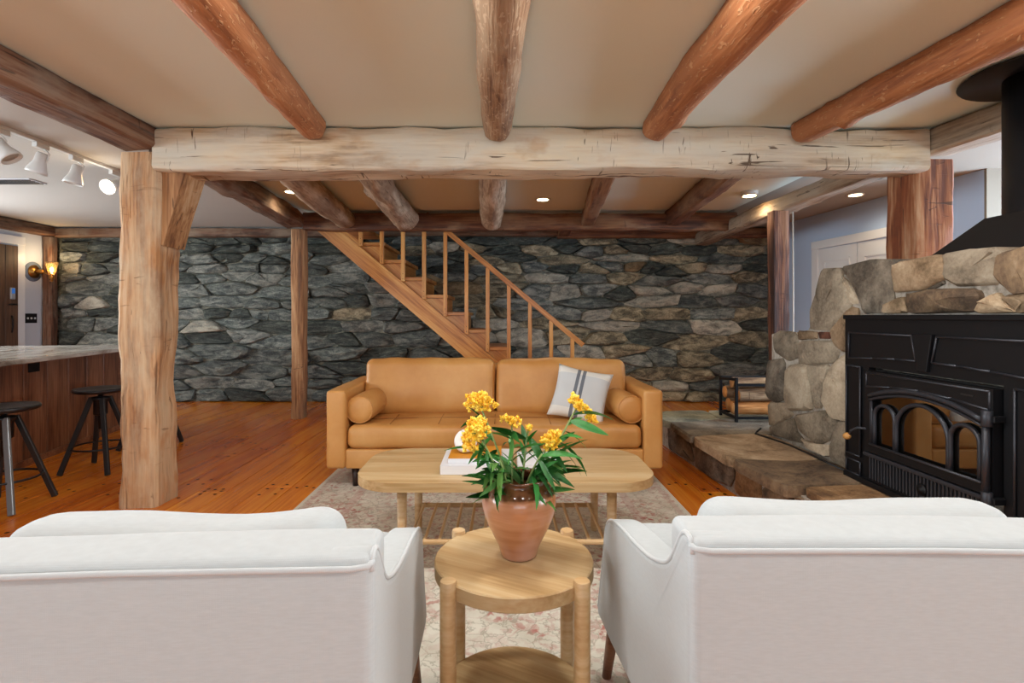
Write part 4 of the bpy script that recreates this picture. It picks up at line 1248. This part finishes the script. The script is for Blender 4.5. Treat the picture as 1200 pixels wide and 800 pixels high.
# ------------------------------------------------------------------ kitchen bar, stools, lights
ba = math.atan(.18)
bar = empty('bar_counter', (-3.28, 3.44, 0), 'kitchen bar with veined pale stone top and dark vertical board front', 'counter', rz=ba)
# local: +y along the bar away from the camera, -x towards the kitchen
top = obox('countertop', (4.6, 1.30, .035), (-.65, -.22, .815), (0, 0, R(90)), M['counter'], bar, .006, 2)
for k in range(17):
    y0 = -2.35 + .265 * k
    if y0 + .262 > 2.10: break
    obox('board', (.80, .257, .022), (-.225, y0 + .131, .40), (0, R(-90), 0), M['bar_wood'], bar, .004, 1)
box('cabinet_body', -1.25, -.24, -2.3, 2.03, .0, .797, M['bar_wood'], bar)
box('kick_board', -.215, -.20, -2.3, 2.05, 0, .05, M['bar_wood'], bar, .003)
ol = box('outlet_plate', -.212, -.205, .61, .73, .70, .77, M['black_metal'], bar, .002)
box('sink_rim', -1.05, -.72, -.5, .9, .833, .842, M['black_metal'], bar, .003)

def make_stool(loc, rz, label, lit_leg=False):
    s = empty('bar_stool', loc, label, 'stool', 'metal bar stools', rz)
    H = .60
    lathe('seat', [(.155, H - .03), (.168, H - .022), (.17, H - .008), (.165, H), (.12, H - .006), (.0, H - .010)], M['stool_black'], s, 40)
    lathe('screw_post', [(.016, .30), (.016, H - .03)], M['stool_black'], s, 12)
    lathe('hub', [(.03, .40), (.045, .41), (.045, .50), (.06, .52), (.06, .535), (.03, .54)], M['stool_black'], s, 20)
    for k in range(4):
        a = PI / 4 + k * PI / 2
        ct, sn = math.cos(a), math.sin(a)
        top_, bot = Vector((ct * .055, sn * .055, .53)), Vector((ct * .235, sn * .235, .0))
        bm = bmesh.new()
        L = (bot - top_).length
        add_box(bm, 0, L, -.017, .017, -.010, .010, .003, 1)
        o = bm_obj('leg', bm, M['gunmetal'] if not lit_leg or k != 3 else M['gunmetal_lit'], s)
        orient(o, bot + Vector((0, 0, .004)), top_)
        if lit_leg and k == 3: o['label'] = 'leg with the caught light painted in, pale grey'
    bm = bmesh.new()
    rr = .175
    add_tube(bm, [(rr * math.cos(2 * PI * k / 28), rr * math.sin(2 * PI * k / 28), .175) for k in range(29)], .007, 8, False)
    bm_obj('foot_ring', bm, M['stool_black'], s, True)
    return s
M['gunmetal_lit'] = plain('gunmetal_lit', '#8f969b', .35, .6)  # paler gunmetal: light caught by one leg, put into the colour
make_stool((-2.955, 3.13, 0), R(6), 'black metal swivel bar stool nearest the camera, cut by the left picture edge', True)
make_stool((-2.97, 3.90, 0), R(2), 'black metal swivel bar stool just left of the massive post')
make_stool((-3.05, 4.58, 0), R(0), 'black metal bar stool hidden behind the massive post, one grey foot showing')

# track light
tr = empty('track_light', (-3.06, 3.0, ZR), 'white ceiling track with four spot heads above the bar', 'lamp')
box('track', -.018, .018, -1.6, 1.45, -.022, 0, M['white_plastic'], tr, .002)
def head(y, tilt, yaw, lit=False):
    box('adapter', -.016, .016, y - .05, y + .05, -.055, -.022, M['white_plastic'], tr, .003)
    h = lathe('spot_head', [(.026, .045), (.034, .035), (.036, -.01), (.040, -.03), (.058, -.075), (.060, -.095), (.054, -.095), (.048, -.075)], M['white_plastic'], tr, 28, (0, y, -.125), (tilt, yaw, 0))
    tube('yoke', [(0, 0, .07), (.042, 0, .05), (.044, 0, 0)], .005, M['white_plastic'], h)
    lathe('lens', [(.047, -.078), (.047, -.074)], M['bulb'] if lit else M['lens_off'], h, 20)
M['glow_fill'] = emit('fill_lens', '#fff0d8', 2.0)
head(.22, R(10), R(-35)); head(.50, R(0), R(20)); head(.79, R(-5), R(12)); head(1.17, R(-65), R(0), True)
tl = bpy.data.lights.new('spot_glow', 'POINT'); tl.energy = 2; tl.color = (1, .86, .66); tl.shadow_soft_size = .05
to = bpy.data.objects.new('spot_glow', tl); to.location = (-3.02, 4.05, 2.08); COL.objects.link(to)

def downlight(x, y, z, label, power=16, drop=0.0):
    d = empty('ceiling_light', (x, y, z), label, 'lamp', 'recessed ceiling lights')
    lathe('trim_ring', [(.075, -.008 - drop), (.075, 0), (.058, 0), (.058, -.008 - drop)], M['white_plastic'], d, 32)
    lathe('diffuser', [(.057, -.011 - drop), (.057, -.002)], M['glow'] if drop == 0 else M['bulb'], d, 32)
    l = bpy.data.lights.new('downlight', 'SPOT'); l.energy = power; l.color = (1, .80, .55); l.spot_size = R(150); l.spot_blend = .8; l.shadow_soft_size = .05
    o = bpy.data.objects.new('downlight', l); o.location = (0, 0, -.03 - drop); o.parent = d; COL.objects.link(o)
    return d
downlight(-1.97, 4.92, ZR, 'lit round ceiling light beside the crooked beam above the thin post')
downlight(.39, 5.25, ZR, 'lit round ceiling light above the handrail, in the middle of the rear bay')
downlight(2.30, 4.95, ZR, 'glowing ceiling light beside the pale curved beam at right', 20, .03)
downlight(3.36, 5.05, ZR, 'small ceiling light in the blue-tinted hall on the right', 8)
# added lights out of view, brightening the seating from above and behind the camera
def fill_light(x, y, label, power):
    d = empty('ceiling_light', (x, y, ZC), label, 'lamp', 'added fill lights over the seating')
    lathe('trim_ring', [(.125, -.012), (.125, 0), (.11, 0), (.11, -.012)], M['white_plastic'], d, 40)
    lathe('diffuser', [(.109, -.015), (.109, -.002)], M['glow_fill'], d, 40)
    l = bpy.data.lights.new('fill_glow', 'AREA'); l.shape = 'DISK'; l.size = .22; l.energy = power; l.color = (.95, .955, .93)
    o = bpy.data.objects.new('fill_glow', l); o.location = (0, 0, -.02); o.parent = d; COL.objects.link(o)
for i_, (a, b) in enumerate(((-1.45, 1.5), (-.5, 1.6), (.45, 1.6), (1.35, 1.5), (-1.45, -.2), (-.45, -.2), (.45, -.2), (1.35, -.2))):
    fill_light(a, b, 'added round fill light above the seating, %s of the %s row' % (('first', 'second', 'third', 'fourth')[i_ % 4] + ' from the left', 'front' if i_ < 4 else 'back'), 11 if i_ < 4 else 4)

v_ = empty('ceiling_vent', (-4.35, 4.55, ZR), 'flat dark grey slot vent in the kitchen ceiling', 'vent')
box('vent_frame', -.55, .35, -.09, .09, -.008, 0, M['wall_white'], v_, .002)
for k in range(4): box('slat', -.53, .33, -.075 + .042 * k, -.05 + .042 * k, -.012, -.008, M['gunmetal'], v_)

# wall sconce
sc = empty('wall_sconce', (XL, 6.70, 1.69), 'brass wall sconce with glowing glass shade beside the corner post', 'lamp')
lathe('wall_disc', [(.125, 0), (.125, .008)], plain('grey_disc', '#77808c', .6), sc, 36, (0, 0, 0), (0, R(90), 0))
lathe('back_plate', [(.08, .008), (.08, .012), (.085, .02), (.05, .028), (.045, .04)], M['brass'], sc, 32, (0, 0, 0), (0, R(90), 0))
tube('arm', [(.03, 0, 0), (.12, 0, .0), (.20, 0, -.03), (.235, 0, -.06), (.24, 0, -.02)], .012, M['brass'], sc)
lathe('lower_finial', [(.004, -.13), (.02, -.12), (.012, -.10), (.03, -.085), (.03, -.06), (.015, -.05)], M['brass'], sc, 20, (.24, 0, .0))
lathe('glass_shade', [(.028, -.04), (.035, -.02), (.05, .02), (.062, .09), (.066, .12), (.063, .12), (.046, .02), (.03, -.018)], M['shade_glass'], sc, 28, (.24, 0, .0))
lathe('bulb', [(.006, -.03), (.012, -.01), (.022, .02), (.016, .045), (.004, .055)], M['bulb'], sc, 20, (.24, 0, .0))
lathe('arm_collar', [(.022, -.05), (.03, -.03), (.03, .03), (.022, .05)], M['brass'], sc, 20, (.09, 0, 0), (0, R(90), 0))
pl = bpy.data.lights.new('sconce_glow', 'POINT'); pl.energy = 3.5; pl.color = (1, .74, .42); pl.shadow_soft_size = .04
po = bpy.data.objects.new('sconce_glow', pl); po.location = (.24, 0, .17); po.parent = sc; COL.objects.link(po)
sw = empty('light_switch', (XL, 6.67, 1.10), 'black triple switch plate on the white wall below the sconce', 'switch')
box('plate', 0, .006, -.085, .085, -.06, .06, M['black_metal'], sw, .002)
for k in range(3): box('toggle', .006, .018, -.06 + .05 * k, -.045 + .05 * k, -.012, .012, M['white_plastic'], sw, .001)

cb = tube('cable', [(2.53, 4.625, .28), (2.532, 4.62, 1.2), (2.532, 4.63, 2.04)], .006, M['cable_white'])
T(cb, 'thin pale cable running down the slim post at the right', 'cable')
cb = tube('cable', [(1.885, 3.87, .31), (1.86, 3.885, .28), (1.83, 3.84, .276), (1.86, 3.72, .274), (1.895, 3.5, .274), (1.895, 3.2, .274), (1.885, 2.93, .274)], .007, M['cable'])
T(cb, 'black cable lying along the foot of the stone wall on the hearth', 'cable')

# log rack and firewood
rk = empty('log_rack', (2.12, 4.42, .272), 'black square tube firewood rack standing on the far end of the hearth', 'rack')
def rb(name, a, b, r=.011):
    L = (Vector(b) - Vector(a)).length
    bm = bmesh.new(); add_box(bm, 0, L, -r, r, -r, r, .002, 1)
    o = bm_obj(name, bm, M['black_metal'], rk); orient(o, a, b); return o
for x_ in (-.24, .22):
    for y_ in (-.15, .16):
        rb('upright', (x_, y_, .0), (x_, y_, .36 if y_ < 0 else .33))
    rb('side_bar', (x_, -.15, .345), (x_, .16, .32))
    rb('side_bar', (x_, -.15, .035), (x_, .16, .035))
rb('rail', (-.24, -.15, .30), (.22, -.15, .30)); rb('rail', (-.24, .16, .33), (.22, .16, .33))
rb('rail', (-.24, -.15, .035), (.22, -.15, .035)); rb('rail', (-.24, .16, .035), (.22, .16, .035))
wd = [(-.02, -.06, .105, .055, 0), (-.0, .07, .11, .058, 1), (.01, -.065, .205, .05, 2), (-.03, .06, .215, .052, 3), (.0, .0, .30, .045, 4)]
wl_ = ['split log with an orange cut side at the bottom front of the rack', 'round log at the bottom back of the rack', 'round bark covered log, second row front of the rack', 'bark covered log, second row back of the rack', 'topmost thin log on the firewood rack']
for (dx, dy, dz_, r_, i) in wd:
    cx, cy, cz = 2.12 + dx, 4.42 + dy, .272 + dz_
    n = 14
    bm = bmesh.new(); rings = []
    for j in range(9):
        x_ = -.21 + .42 * j / 8
        ring = []
        for k in range(n):
            a = 2 * PI * k / n
            rr = r_ * (1 + .16 * mn.noise(Vector((x_ * 4, math.cos(a) * 1.5 + i * 9, math.sin(a) * 1.5))))
            if i in (0, 3) and math.sin(a) * .3 - math.cos(a) > .2: rr *= .72
            ring.append(bm.verts.new((x_, math.cos(a) * rr, math.sin(a) * rr)))
        rings.append(ring)
    for A, B in zip(rings, rings[1:]):
        for k in range(n): bm.faces.new((A[k], A[(k + 1) % n], B[(k + 1) % n], B[k]))
    o = bm_obj('firewood_log', bm, M['firewood_cut'] if i == 0 else M['firewood'], None, True, (cx, cy, cz), (0, 0, R((-3, 2, 4, -2, 1)[i])))
    T(o, wl_[i], 'firewood', 'firewood on the rack')
    for s_ in (-1, 1):
        lathe('cut_end', [(r_ * .93, -.004), (r_ * .9, .003)], M['firewood_cut'], o, 16, (s_ * .212, 0, 0), (0, R(90), 0))

# ------------------------------------------------------------------ rug
bm = bmesh.new()
add_box(bm, -1.14, 1.14, -1.62, 1.62, 0, .008, .003, 1)
rug = bm_obj('area_rug', bm, M['rug'], None, False, (-.08, 2.38, .001))
T(rug, 'faded oriental rug in cream, rose and sage under the furniture', 'rug')

# ------------------------------------------------------------------ sofa
sf = empty('leather_sofa', (-.058, 3.42, 0), 'tan leather two seat sofa in front of the staircase', 'sofa')
LW = 2.19
soft_box('armrest', .125, .86, .51, .022, M['leather'], sf, .0, n=16, loc=(-LW / 2 + .0625, .44, .39), wr=.003, seed=1)
soft_box('armrest', .125, .86, .51, .022, M['leather'], sf, .0, n=16, loc=(LW / 2 - .0625, .44, .39), wr=.003, seed=2)
soft_box('base', LW - .25, .82, .125, .012, M['leather'], sf, .0, n=16, loc=(0, .43, .197))
soft_box('seat_cushion', LW - .255, .70, .155, .045, M['leather'], sf, .012, .006, 26, (0, .37, .338), wr=.006, seed=5)
soft_box('back_frame', LW - .25, .13, .50, .03, M['leather'], sf, n=14, loc=(0, .80, .50))
for i, cx in enumerate((-.488, .488)):
    soft_box('back_cushion', .965, .19, .405, .055, M['leather'], sf, .012, .03, 26, (cx, .50 + .055, .60), (R(-12), 0, 0), wr=.010, seed=10 + i * 7)
# tufting seams on the seat
bm = bmesh.new()
for cx in (-.69, -.37, 0, .37, .69):
    add_tube(bm, [(cx, .02 + .36 * k / 8, .4175 + .011 * (1 - (cx / .97) ** 2) * (1 - (abs(.02 + .36 * k / 8 - .37) / .35) ** 2) - .001) for k in range(1, 9)], .0022, 5)
add_tube(bm, [(-.9 + 1.8 * k / 20, .25, .4155 + .012 * (1 - ((-.9 + 1.8 * k / 20) / .97) ** 2)) for k in range(21)], .0022, 5)
bm_obj('tufting_seam', bm, M['leather_seam'], sf, True)
for (lx, ly) in ((-.92, .08), (.92, .08), (-.92, .76), (.92, .76)):
    z0 = .009
    lathe('leg', [(.018, z0), (.021, .06), (.025, .136)], M['dark_leg'], sf, 16, (lx, ly, 0))

def bolster(loc, rz, label):
    b = empty('bolster_pillow', loc, label, 'pillow', 'leather bolsters', rz)
    r_ = .092
    lathe('cover', [(.0, -.212), (.05, -.211), (.075, -.209), (.088, -.203), (r_, -.19), (r_ + .002, -.1), (r_ + .003, 0), (r_ + .002, .1), (r_, .19), (.088, .203), (.05, .211), (.0, .212)], M['leather'], b, 36, (0, 0, 0), (R(90), 0, 0))
    bm = bmesh.new()
    for s in (-1, 1):
        add_tube(bm, [(.089 * math.cos(2 * PI * k / 32), s * .203, .089 * math.sin(2 * PI * k / 32)) for k in range(33)], .0035, 6, False)
    bm_obj('piping', bm, M['leather'], b, True)
    return b
bolster((-.945, 3.695, .512), R(-2), 'tan leather bolster against the left arm of the sofa')
bolster((.835, 3.695, .512), R(3), 'tan leather bolster against the right arm of the sofa')

# striped cushion
bm = bmesh.new()
N = 18; hw = .195
grid = {}
for s in (1, -1):
    for i in range(N + 1):
        for j in range(N + 1):
            a = -1 + 2 * i / N; b = -1 + 2 * j / N
            k = (i, j, s if 0 < i < N and 0 < j < N else 0)
            if k in grid: continue
            pin = 1 - .09 * (1 - abs(a) ** 2) * abs(b) ** 3; pin2 = 1 - .09 * (1 - abs(b) ** 2) * abs(a) ** 3
            th = .065 * (max(0, (1 - a * a)) * max(0, (1 - b * b))) ** .42
            w_ = mn.noise(Vector((a * 2.2, b * 2.2, s))) * .012 * (1 - max(abs(a), abs(b)) ** 4)
            grid[k] = bm.verts.new((a * hw * pin2, b * hw * pin, s * th + w_ if k[2] else 0))
for s in (1, -1):
    for i in range(N):
        for j in range(N):
            q = [grid[(x_, y_, s if 0 < x_ < N and 0 < y_ < N else 0)] for x_, y_ in ((i, j), (i + 1, j), (i + 1, j + 1), (i, j + 1))]
            bm.faces.new(q if s > 0 else q[::-1])
o = bm_obj('throw_pillow', bm, M['stripe'], None, True)
o.rotation_mode = 'XYZ'
m_ = Matrix.Translation((.535, 3.68, .585)) @ Matrix.Rotation(R(-8), 4, 'Z') @ Matrix.Rotation(R(62), 4, 'X') @ Matrix.Rotation(R(-12), 4, 'Z')
o.matrix_basis = m_
T(o, 'pale cushion with two dark blue stripes leaning on the sofa back', 'pillow')

# ------------------------------------------------------------------ coffee table
ct = empty('coffee_table', (.01, 2.545, 0), 'pale oak coffee table with rounded corners and slatted shelf on the rug', 'table')
def rrect(w, d, r, n=8):
    p = []
    for cx, cy, a0 in ((w/2-r, d/2-r, 0), (-w/2+r, d/2-r, 90), (-w/2+r, -d/2+r, 180), (w/2-r, -d/2+r, 270)):
        for k in range(n + 1):
            a = R(a0 + 90 * k / n); p.append((cx + r * math.cos(a), cy + r * math.sin(a)))
    return p
prism('tabletop', rrect(1.345, .60, .19, 12), 'z', .380, .420, M['oak'], ct, .006, 3)
for (lx, ly) in ((-.455, -.225), (.465, -.225), (-.455, .225), (.465, .225)):
    lathe('leg', [(.016, .009), (.019, .03), (.022, .38)], M['oak_edge'], ct, 20, (lx, ly, 0))
def rod(name, a, b, r, m, par):
    L = (Vector(b) - Vector(a)).length
    bm = bmesh.new(); add_tube(bm, [(0, 0, 0), (L, 0, 0)], r, 12)
    o = bm_obj(name, bm, m, par, True); autosmooth(o, 40); orient(o, a, b); return o
for ly in (-.225, .225): rod('rail', (-.455, ly, .14), (.465, ly, .14), .012, M['oak_edge'], ct)
for k in range(14):
    sx_ = -.455 + .92 * (k + .5) / 14
    rod('slat', (sx_, -.225, .147), (sx_, .225, .147), .0075, M['oak_edge'], ct)

# books and ring
def book(name, x0, x1, y0, y1, z0, th, cover, label, rz=0, spine='front'):
    b = empty(name, ((x0 + x1) / 2, (y0 + y1) / 2, z0), label, 'book', 'books on the coffee table', rz)
    w_, d_ = x1 - x0, y1 - y0
    box('page_block', -w_ / 2 + .006, w_ / 2 - .005, -d_ / 2 + .004, d_ / 2 - .005, .003, th - .003, M['pages'], b)
    box('cover', -w_ / 2, w_ / 2, -d_ / 2, d_ / 2, 0, .003, cover, b)
    box('cover', -w_ / 2, w_ / 2, -d_ / 2, d_ / 2, th - .003, th, cover, b)
    if spine == 'front': box('spine', -w_ / 2, w_ / 2, -d_ / 2 - .001, -d_ / 2 + .004, .0, th, M['paper'], b, .001)
    return b
book('book', -.283, .035, 2.362, 2.66, .421, .040, M['paper'], 'large white book at the bottom of the stack under the orange book')
book('book', -.252, -.01, 2.395, 2.63, .462, .022, M['orange_cover'], 'smaller orange covered book lying under the white ring')
book('book', .065, .245, 2.365, 2.60, .421, .042, M['paper'], 'white book behind the flower stems at the right')
# ring ornament standing on its edge
bm = bmesh.new()
n1, n2 = 36, 12
rg = []
for i in range(n1):
    a = 2 * PI * i / n1
    rg.append([bm.verts.new(((.037 + .019 * math.cos(2 * PI * j / n2)) * math.cos(a), .015 * math.sin(2 * PI * j / n2), (.037 + .019 * math.cos(2 * PI * j / n2)) * math.sin(a))) for j in range(n2)])
for i in range(n1):
    for j in range(n2): bm.faces.new((rg[i][j], rg[(i + 1) % n1][j], rg[(i + 1) % n1][(j + 1) % n2], rg[i][(j + 1) % n2]))
o = bm_obj('ring_ornament', bm, M['ceramic'], None, True, (-.178, 2.50, .541), (R(-28), 0, R(-8)))
T(o, 'matte white ceramic ring leaning on the orange book', 'ornament')

# ------------------------------------------------------------------ round side table
sd = empty('side_table', (.028, 1.432, 0), 'round pale oak side table with four dowel legs between the armchairs', 'table')
def disc(name, r, z0, z1, m, rot=0):
    bm = bmesh.new()
    add_lathe(bm, [(r - .003, z0), (r, z0 + .003), (r, z1 - .003), (r - .003, z1)], 64)
    o = bm_obj(name, bm, m, sd, True); autosmooth(o, 30)
    o.data.transform(Matrix.Rotation(-rot, 4, 'Z')); o.rotation_euler = (0, 0, rot); return o
disc('tabletop', .213, .442, .480, M['oak'], R(-28))
disc('shelf', .205, .085, .110, M['oak'], R(-28))
for k in range(4):
    a = R(45 + 90 * k)
    lx, ly = .2 * math.cos(a) * 1.13 - .0, .2 * math.sin(a) * 1.0
    o = lathe('leg', [(.019, .009), (.020, .02), (.020, .487), (.0185, .490)], M['oak_edge'], sd, 24, (.162 * (1 if lx > 0 else -1), .152 * (1 if ly > 0 else -1), 0)); autosmooth(o, 40)

# ------------------------------------------------------------------ armchairs
def make_chair(loc, rz, label, seed):
    a = empty('armchair', loc, label, 'armchair', 'white upholstered armchairs', rz)
    W, D = .72, .80
    # side profile (y, z)
    prof = [(0.008, .34), (0.008, .70), (.008, .775), (.02, .795), (.05, .79), (.085, .752), (.12, .715), (.17, .688), (.26, .658), (.38, .632), (.50, .612), (.62, .586), (.70, .556), (.745, .512), (.775, .44), (.83, .32), (.878, .22), (.86, .195), (.65, .235), (.436, .285), (.2, .33), (.08, .345)]
    topc = catmull(prof[1:17], 4)
    outline = [prof[0]] + topc + prof[17:]
    for s in (-1, 1):
        xo = s * W / 2; xi = xo - s * .075
        soft_profile('side_panel', outline, min(xo, xi), max(xo, xi), .014, M['linen'], a)
        tube('piping', [(xo - s * .004, y_, z_ - .003) for y_, z_ in topc[4:]], .0042, M['piping'], a, 8)
    # back: slab with soft rolled top
    soft_box('back_panel', W - .002, .115, .495, .016, M['linen'], a, .004, .003, 18, (0, .0575, .5475), wr=.002, seed=seed)
    tube('piping', [(-W / 2 + .002, .012, .785), (-W / 2 + .008, .004, .781), (-W / 2 + .03, -.001, .780), (0, -.003, .784), (W / 2 - .03, -.001, .780), (W / 2 - .008, .004, .781), (W / 2 - .002, .012, .785)], .0045, M['piping'], a, 8)
    box('seat_rail', -W / 2 + .03, W / 2 - .03, .35, .82, .235, .34, M['linen'], a, .01)
    soft_box('seat_cushion', W - .16, .76, .15, .05, M['linen'], a, .015, .01, 18, (0, .52, .41), wr=.004, seed=seed + 2)
    soft_box('back_cushion', W - .17, .15, .40, .06, M['linen'], a, -.016, .025, 20, (0, .19, .595), (R(-7), 0, 0), wr=.006, seed=seed + 3)
    for (lx, ly, sx_, sy_) in ((-W/2+.045, .80, -.02, .055), (W/2-.045, .80, .02, .055), (-W/2+.07, .09, -.02, -.05), (W/2-.07, .09, .02, -.05)):
        zt = .26 if ly > .3 else .34
        tube('leg', [(lx + sx_, ly + sy_, .010), (lx, ly, zt)], [.014, .021], M['walnut'], a, 14)
    return a
make_chair((-.540, .712, 0), R(3.5), 'white upholstered armchair seen from behind at the left of the side table', 3)
make_chair((.640, .782, 0), R(-1.0), 'white upholstered armchair seen from behind at the right, before the hearth', 8)

# ------------------------------------------------------------------ vase and flowers
vs = bpy.data.objects
prof = [(.042, 0), (.048, .002), (.050, .010), (.056, .030), (.069, .056), (.083, .084), (.094, .112), (.100, .138), (.100, .158), (.094, .179), (.084, .192), (.076, .199), (.074, .204), (.079, .210), (.078, .215), (.071, .214), (.067, .205), (.072, .195), (.082, .18), (.07, .09), (.04, .02), (.0, .015)]
bm = bmesh.new()
prof = [(r * 1.0, z) for r, z in prof]
add_lathe(bm, prof, 48)
vase = bm_obj('clay_vase', bm, M['pot'], None, True, (.042, 1.44, .481))
T(vase, 'salmon clay vase with dripped brown glazed shoulder on the round side table', 'vase')

rf = random.Random(21)
def leaf_mesh(i):
    bm = bmesh.new()
    n = 7; L = 1.0
    bend = rf.uniform(.15, .55); tw = rf.uniform(-.3, .3)
    A = []
    for k in range(n + 1):
        t_ = k / n
        w_ = .078 * (math.sin(PI * min(1, t_ ** .8 * 1.0)) ** .8 if 0 < t_ < 1 else 0.02) + .004
        x_ = L * math.sin(t_ * bend * 2) / (bend * 2); z_ = -L * (1 - math.cos(t_ * bend * 2)) / (bend * 2)
        c_ = Vector((x_, 0, z_))
        sd_ = Vector((0, math.cos(tw * t_), math.sin(tw * t_))) * w_
        A.append((bm.verts.new(c_ - sd_ + Vector((0, 0, .02 * w_ / .085))), bm.verts.new(c_), bm.verts.new(c_ + sd_ + Vector((0, 0, .02 * w_ / .085)))))
    for P0, P1 in zip(A, A[1:]):
        bm.faces.new((P0[0], P0[1], P1[1], P1[0])); bm.faces.new((P0[1], P0[2], P1[2], P1[1]))
    # give the leaf a thin body
    r = bmesh.ops.solidify(bm, geom=bm.faces[:], thickness=.006)
    me = bpy.data.meshes.new('leaf'); bmesh.ops.recalc_face_normals(bm, faces=bm.faces[:]); bm.to_mesh(me); bm.free()
    me.polygons.foreach_set('use_smooth', [True] * len(me.polygons)); me.materials.append(M['leaf'])
    return me
leaves = [leaf_mesh(i) for i in range(6)]
def floret_head(name, center, axis, spread, n, parent, elong=None, er=.0):
    """umbel of small five-lobed florets"""
    bm = bmesh.new()
    axis = Vector(axis).normalized()
    for k in range(n):
        while True:
            d = Vector((rf.uniform(-1, 1), rf.uniform(-1, 1), rf.uniform(-1, 1)))
            if .2 < d.length < 1: break
        d.normalize()
        if d.dot(axis) < -.35: d = -d
        p = Vector(center) + d * spread * rf.uniform(.6, 1.0)
        if elong is not None: p += Vector(elong) * rf.uniform(-1, 1)
        q = d.to_track_quat('Z', 'Y').to_matrix().to_4x4()
        m4 = Matrix.Translation(p) @ q @ Matrix.Rotation(rf.random() * 6, 4, 'Z')
        s_ = rf.uniform(.006, .0085)
        cv = bm.verts.new(m4 @ Vector((0, 0, -s_ * .9)))
        ring = []
        for j in range(10):
            rr = s_ * (1.05 if j % 2 == 0 else .45)
            a_ = j * PI / 5
            ring.append(bm.verts.new(m4 @ Vector((rr * math.cos(a_), rr * math.sin(a_), (-.5 if j % 2 == 0 else .1) * s_))))
        tv = bm.verts.new(m4 @ Vector((0, 0, s_ * .8)))
        for j in range(10):
            bm.faces.new((ring[j], ring[(j + 1) % 10], tv)); bm.faces.new((ring[(j + 1) % 10], ring[j], cv))
    return bm_obj(name, bm, M['floret'], parent, False)
MX, MY, MZ = .042, 1.44, .70
def stem(label, tip, heads, nleaf, side=None, seed=0, droop=()):
    s = empty('milkweed_stem', (MX, MY, MZ - .08), label, 'flower', 'yellow milkweed stems in the vase')
    tip = Vector(tip) - Vector(s.location)
    a0 = R(seed * 67)
    base = Vector((.03 * math.cos(a0), .03 * math.sin(a0), -.08))
    mid = Vector((tip.x * .28 + base.x * .3, tip.y * .28, .07))
    pts = []
    for k in range(9):
        t_ = k / 8
        pts.append(base * (1 - t_) ** 2 + mid * 2 * t_ * (1 - t_) + tip * t_ * t_)
    tube('stem', pts, [.0036 - .0014 * k / 8 for k in range(9)], M['stem'], s, 8)
    for (c_, ax_, sp_, n_, el_) in heads:
        c_ = Vector(c_) - Vector(s.location)
        # small stalks from the tip into the umbel
        bm = bmesh.new()
        for k in range(6):
            e_ = c_ + Vector((rf.uniform(-1, 1), rf.uniform(-1, 1), rf.uniform(-.3, 1))) * sp_ * .5
            add_tube(bm, [pts[-2 if el_ is None else -1], pts[-1].lerp(e_, .5) + Vector((0, 0, .004)), e_], .0012, 5)
        bm_obj('stalks', bm, M['stem'], s, True)
        floret_head('flower_head', c_, ax_, sp_, n_, s, el_)
    for k in range(nleaf):
        t_ = .33 + .62 * k / max(1, nleaf - 1)
        i_ = min(7, int(t_ * 8)); p = pts[i_].lerp(pts[i_ + 1], t_ * 8 - i_)
        ang = rf.uniform(0, 2 * PI) if side is None else side + rf.uniform(-1.1, 1.1)
        pitch = rf.uniform(-.95, .75) if t_ > .62 else rf.uniform(-1.0, .05); roll = rf.uniform(-1.0, 1.0)
        L_ = rf.uniform(.07, .125)
        tip_ = p + Vector(s.location) + Vector((math.cos(ang) * math.cos(pitch), math.sin(ang) * math.cos(pitch), -math.sin(pitch) - .35)) * L_
        if tip_.z < .70 and math.hypot(tip_.x - MX, tip_.y - MY) < .125: pitch = -.75
        o = bpy.data.objects.new('leaf', leaves[rf.randrange(6)])
        o.matrix_basis = Matrix.Translation(p) @ Matrix.Rotation(ang, 4, 'Z') @ Matrix.Rotation(pitch, 4, 'Y') @ Matrix.Rotation(roll, 4, 'X') @ Matrix.Diagonal((L_, L_ * rf.uniform(.8, 1.25), L_, 1))
        link(o, s)
    return s
def W(px, py, d): return ((px - 590) * d / 620, d, 1.13 - (py - 370) * d / 620)
stem('flower stem at the far left with the broad upper yellow cluster', (-.060, 1.45, .875), [((-.064, 1.45, .886), (0, -.3, 1), .038, 150, (.016, 0, 0))], 13, PI, 1)
stem('flower stem at the left whose dense cluster hangs before the white ring', (-.060, 1.37, .815), [((-.066, 1.365, .838), (-.2, -.6, .6), .034, 110, None), ((-.080, 1.36, .812), (-.5, -.6, .2), .029, 90, (.004, 0, .012))], 16, PI * 1.2, 2)
stem('middle flower stem with a small half open yellow cluster', (.023, 1.46, .825), [((.020, 1.46, .836), (0, 0, 1), .020, 50, (.018, 0, -.005))], 16, None, 3)
stem('short thin flower stem in the middle with greenish buds', (.068, 1.46, .812), [((.070, 1.46, .820), (0, 0, 1), .012, 14, None)], 16, None, 4)
stem('long flower stem leaning far right with a diagonal yellow cluster', (.205, 1.49, .870), [((.222, 1.49, .866), (.4, -.2, .8), .019, 100, (.030, 0, -.032))], 16, 0, 5)
stem('right flower stem with a round yellow cluster above the leaves', (.125, 1.42, .792), [((.128, 1.42, .795), (0, -.4, .8), .025, 80, (.010, 0, .012))], 20, 0, 6)
stem('short leafy green stem at the right side of the vase', (.10, 1.38, .77), [], 17, -.5, 7)
stem('short leafy green stem drooping over the left rim of the vase', (-.01, 1.35, .76), [], 17, PI * 1.25, 8)
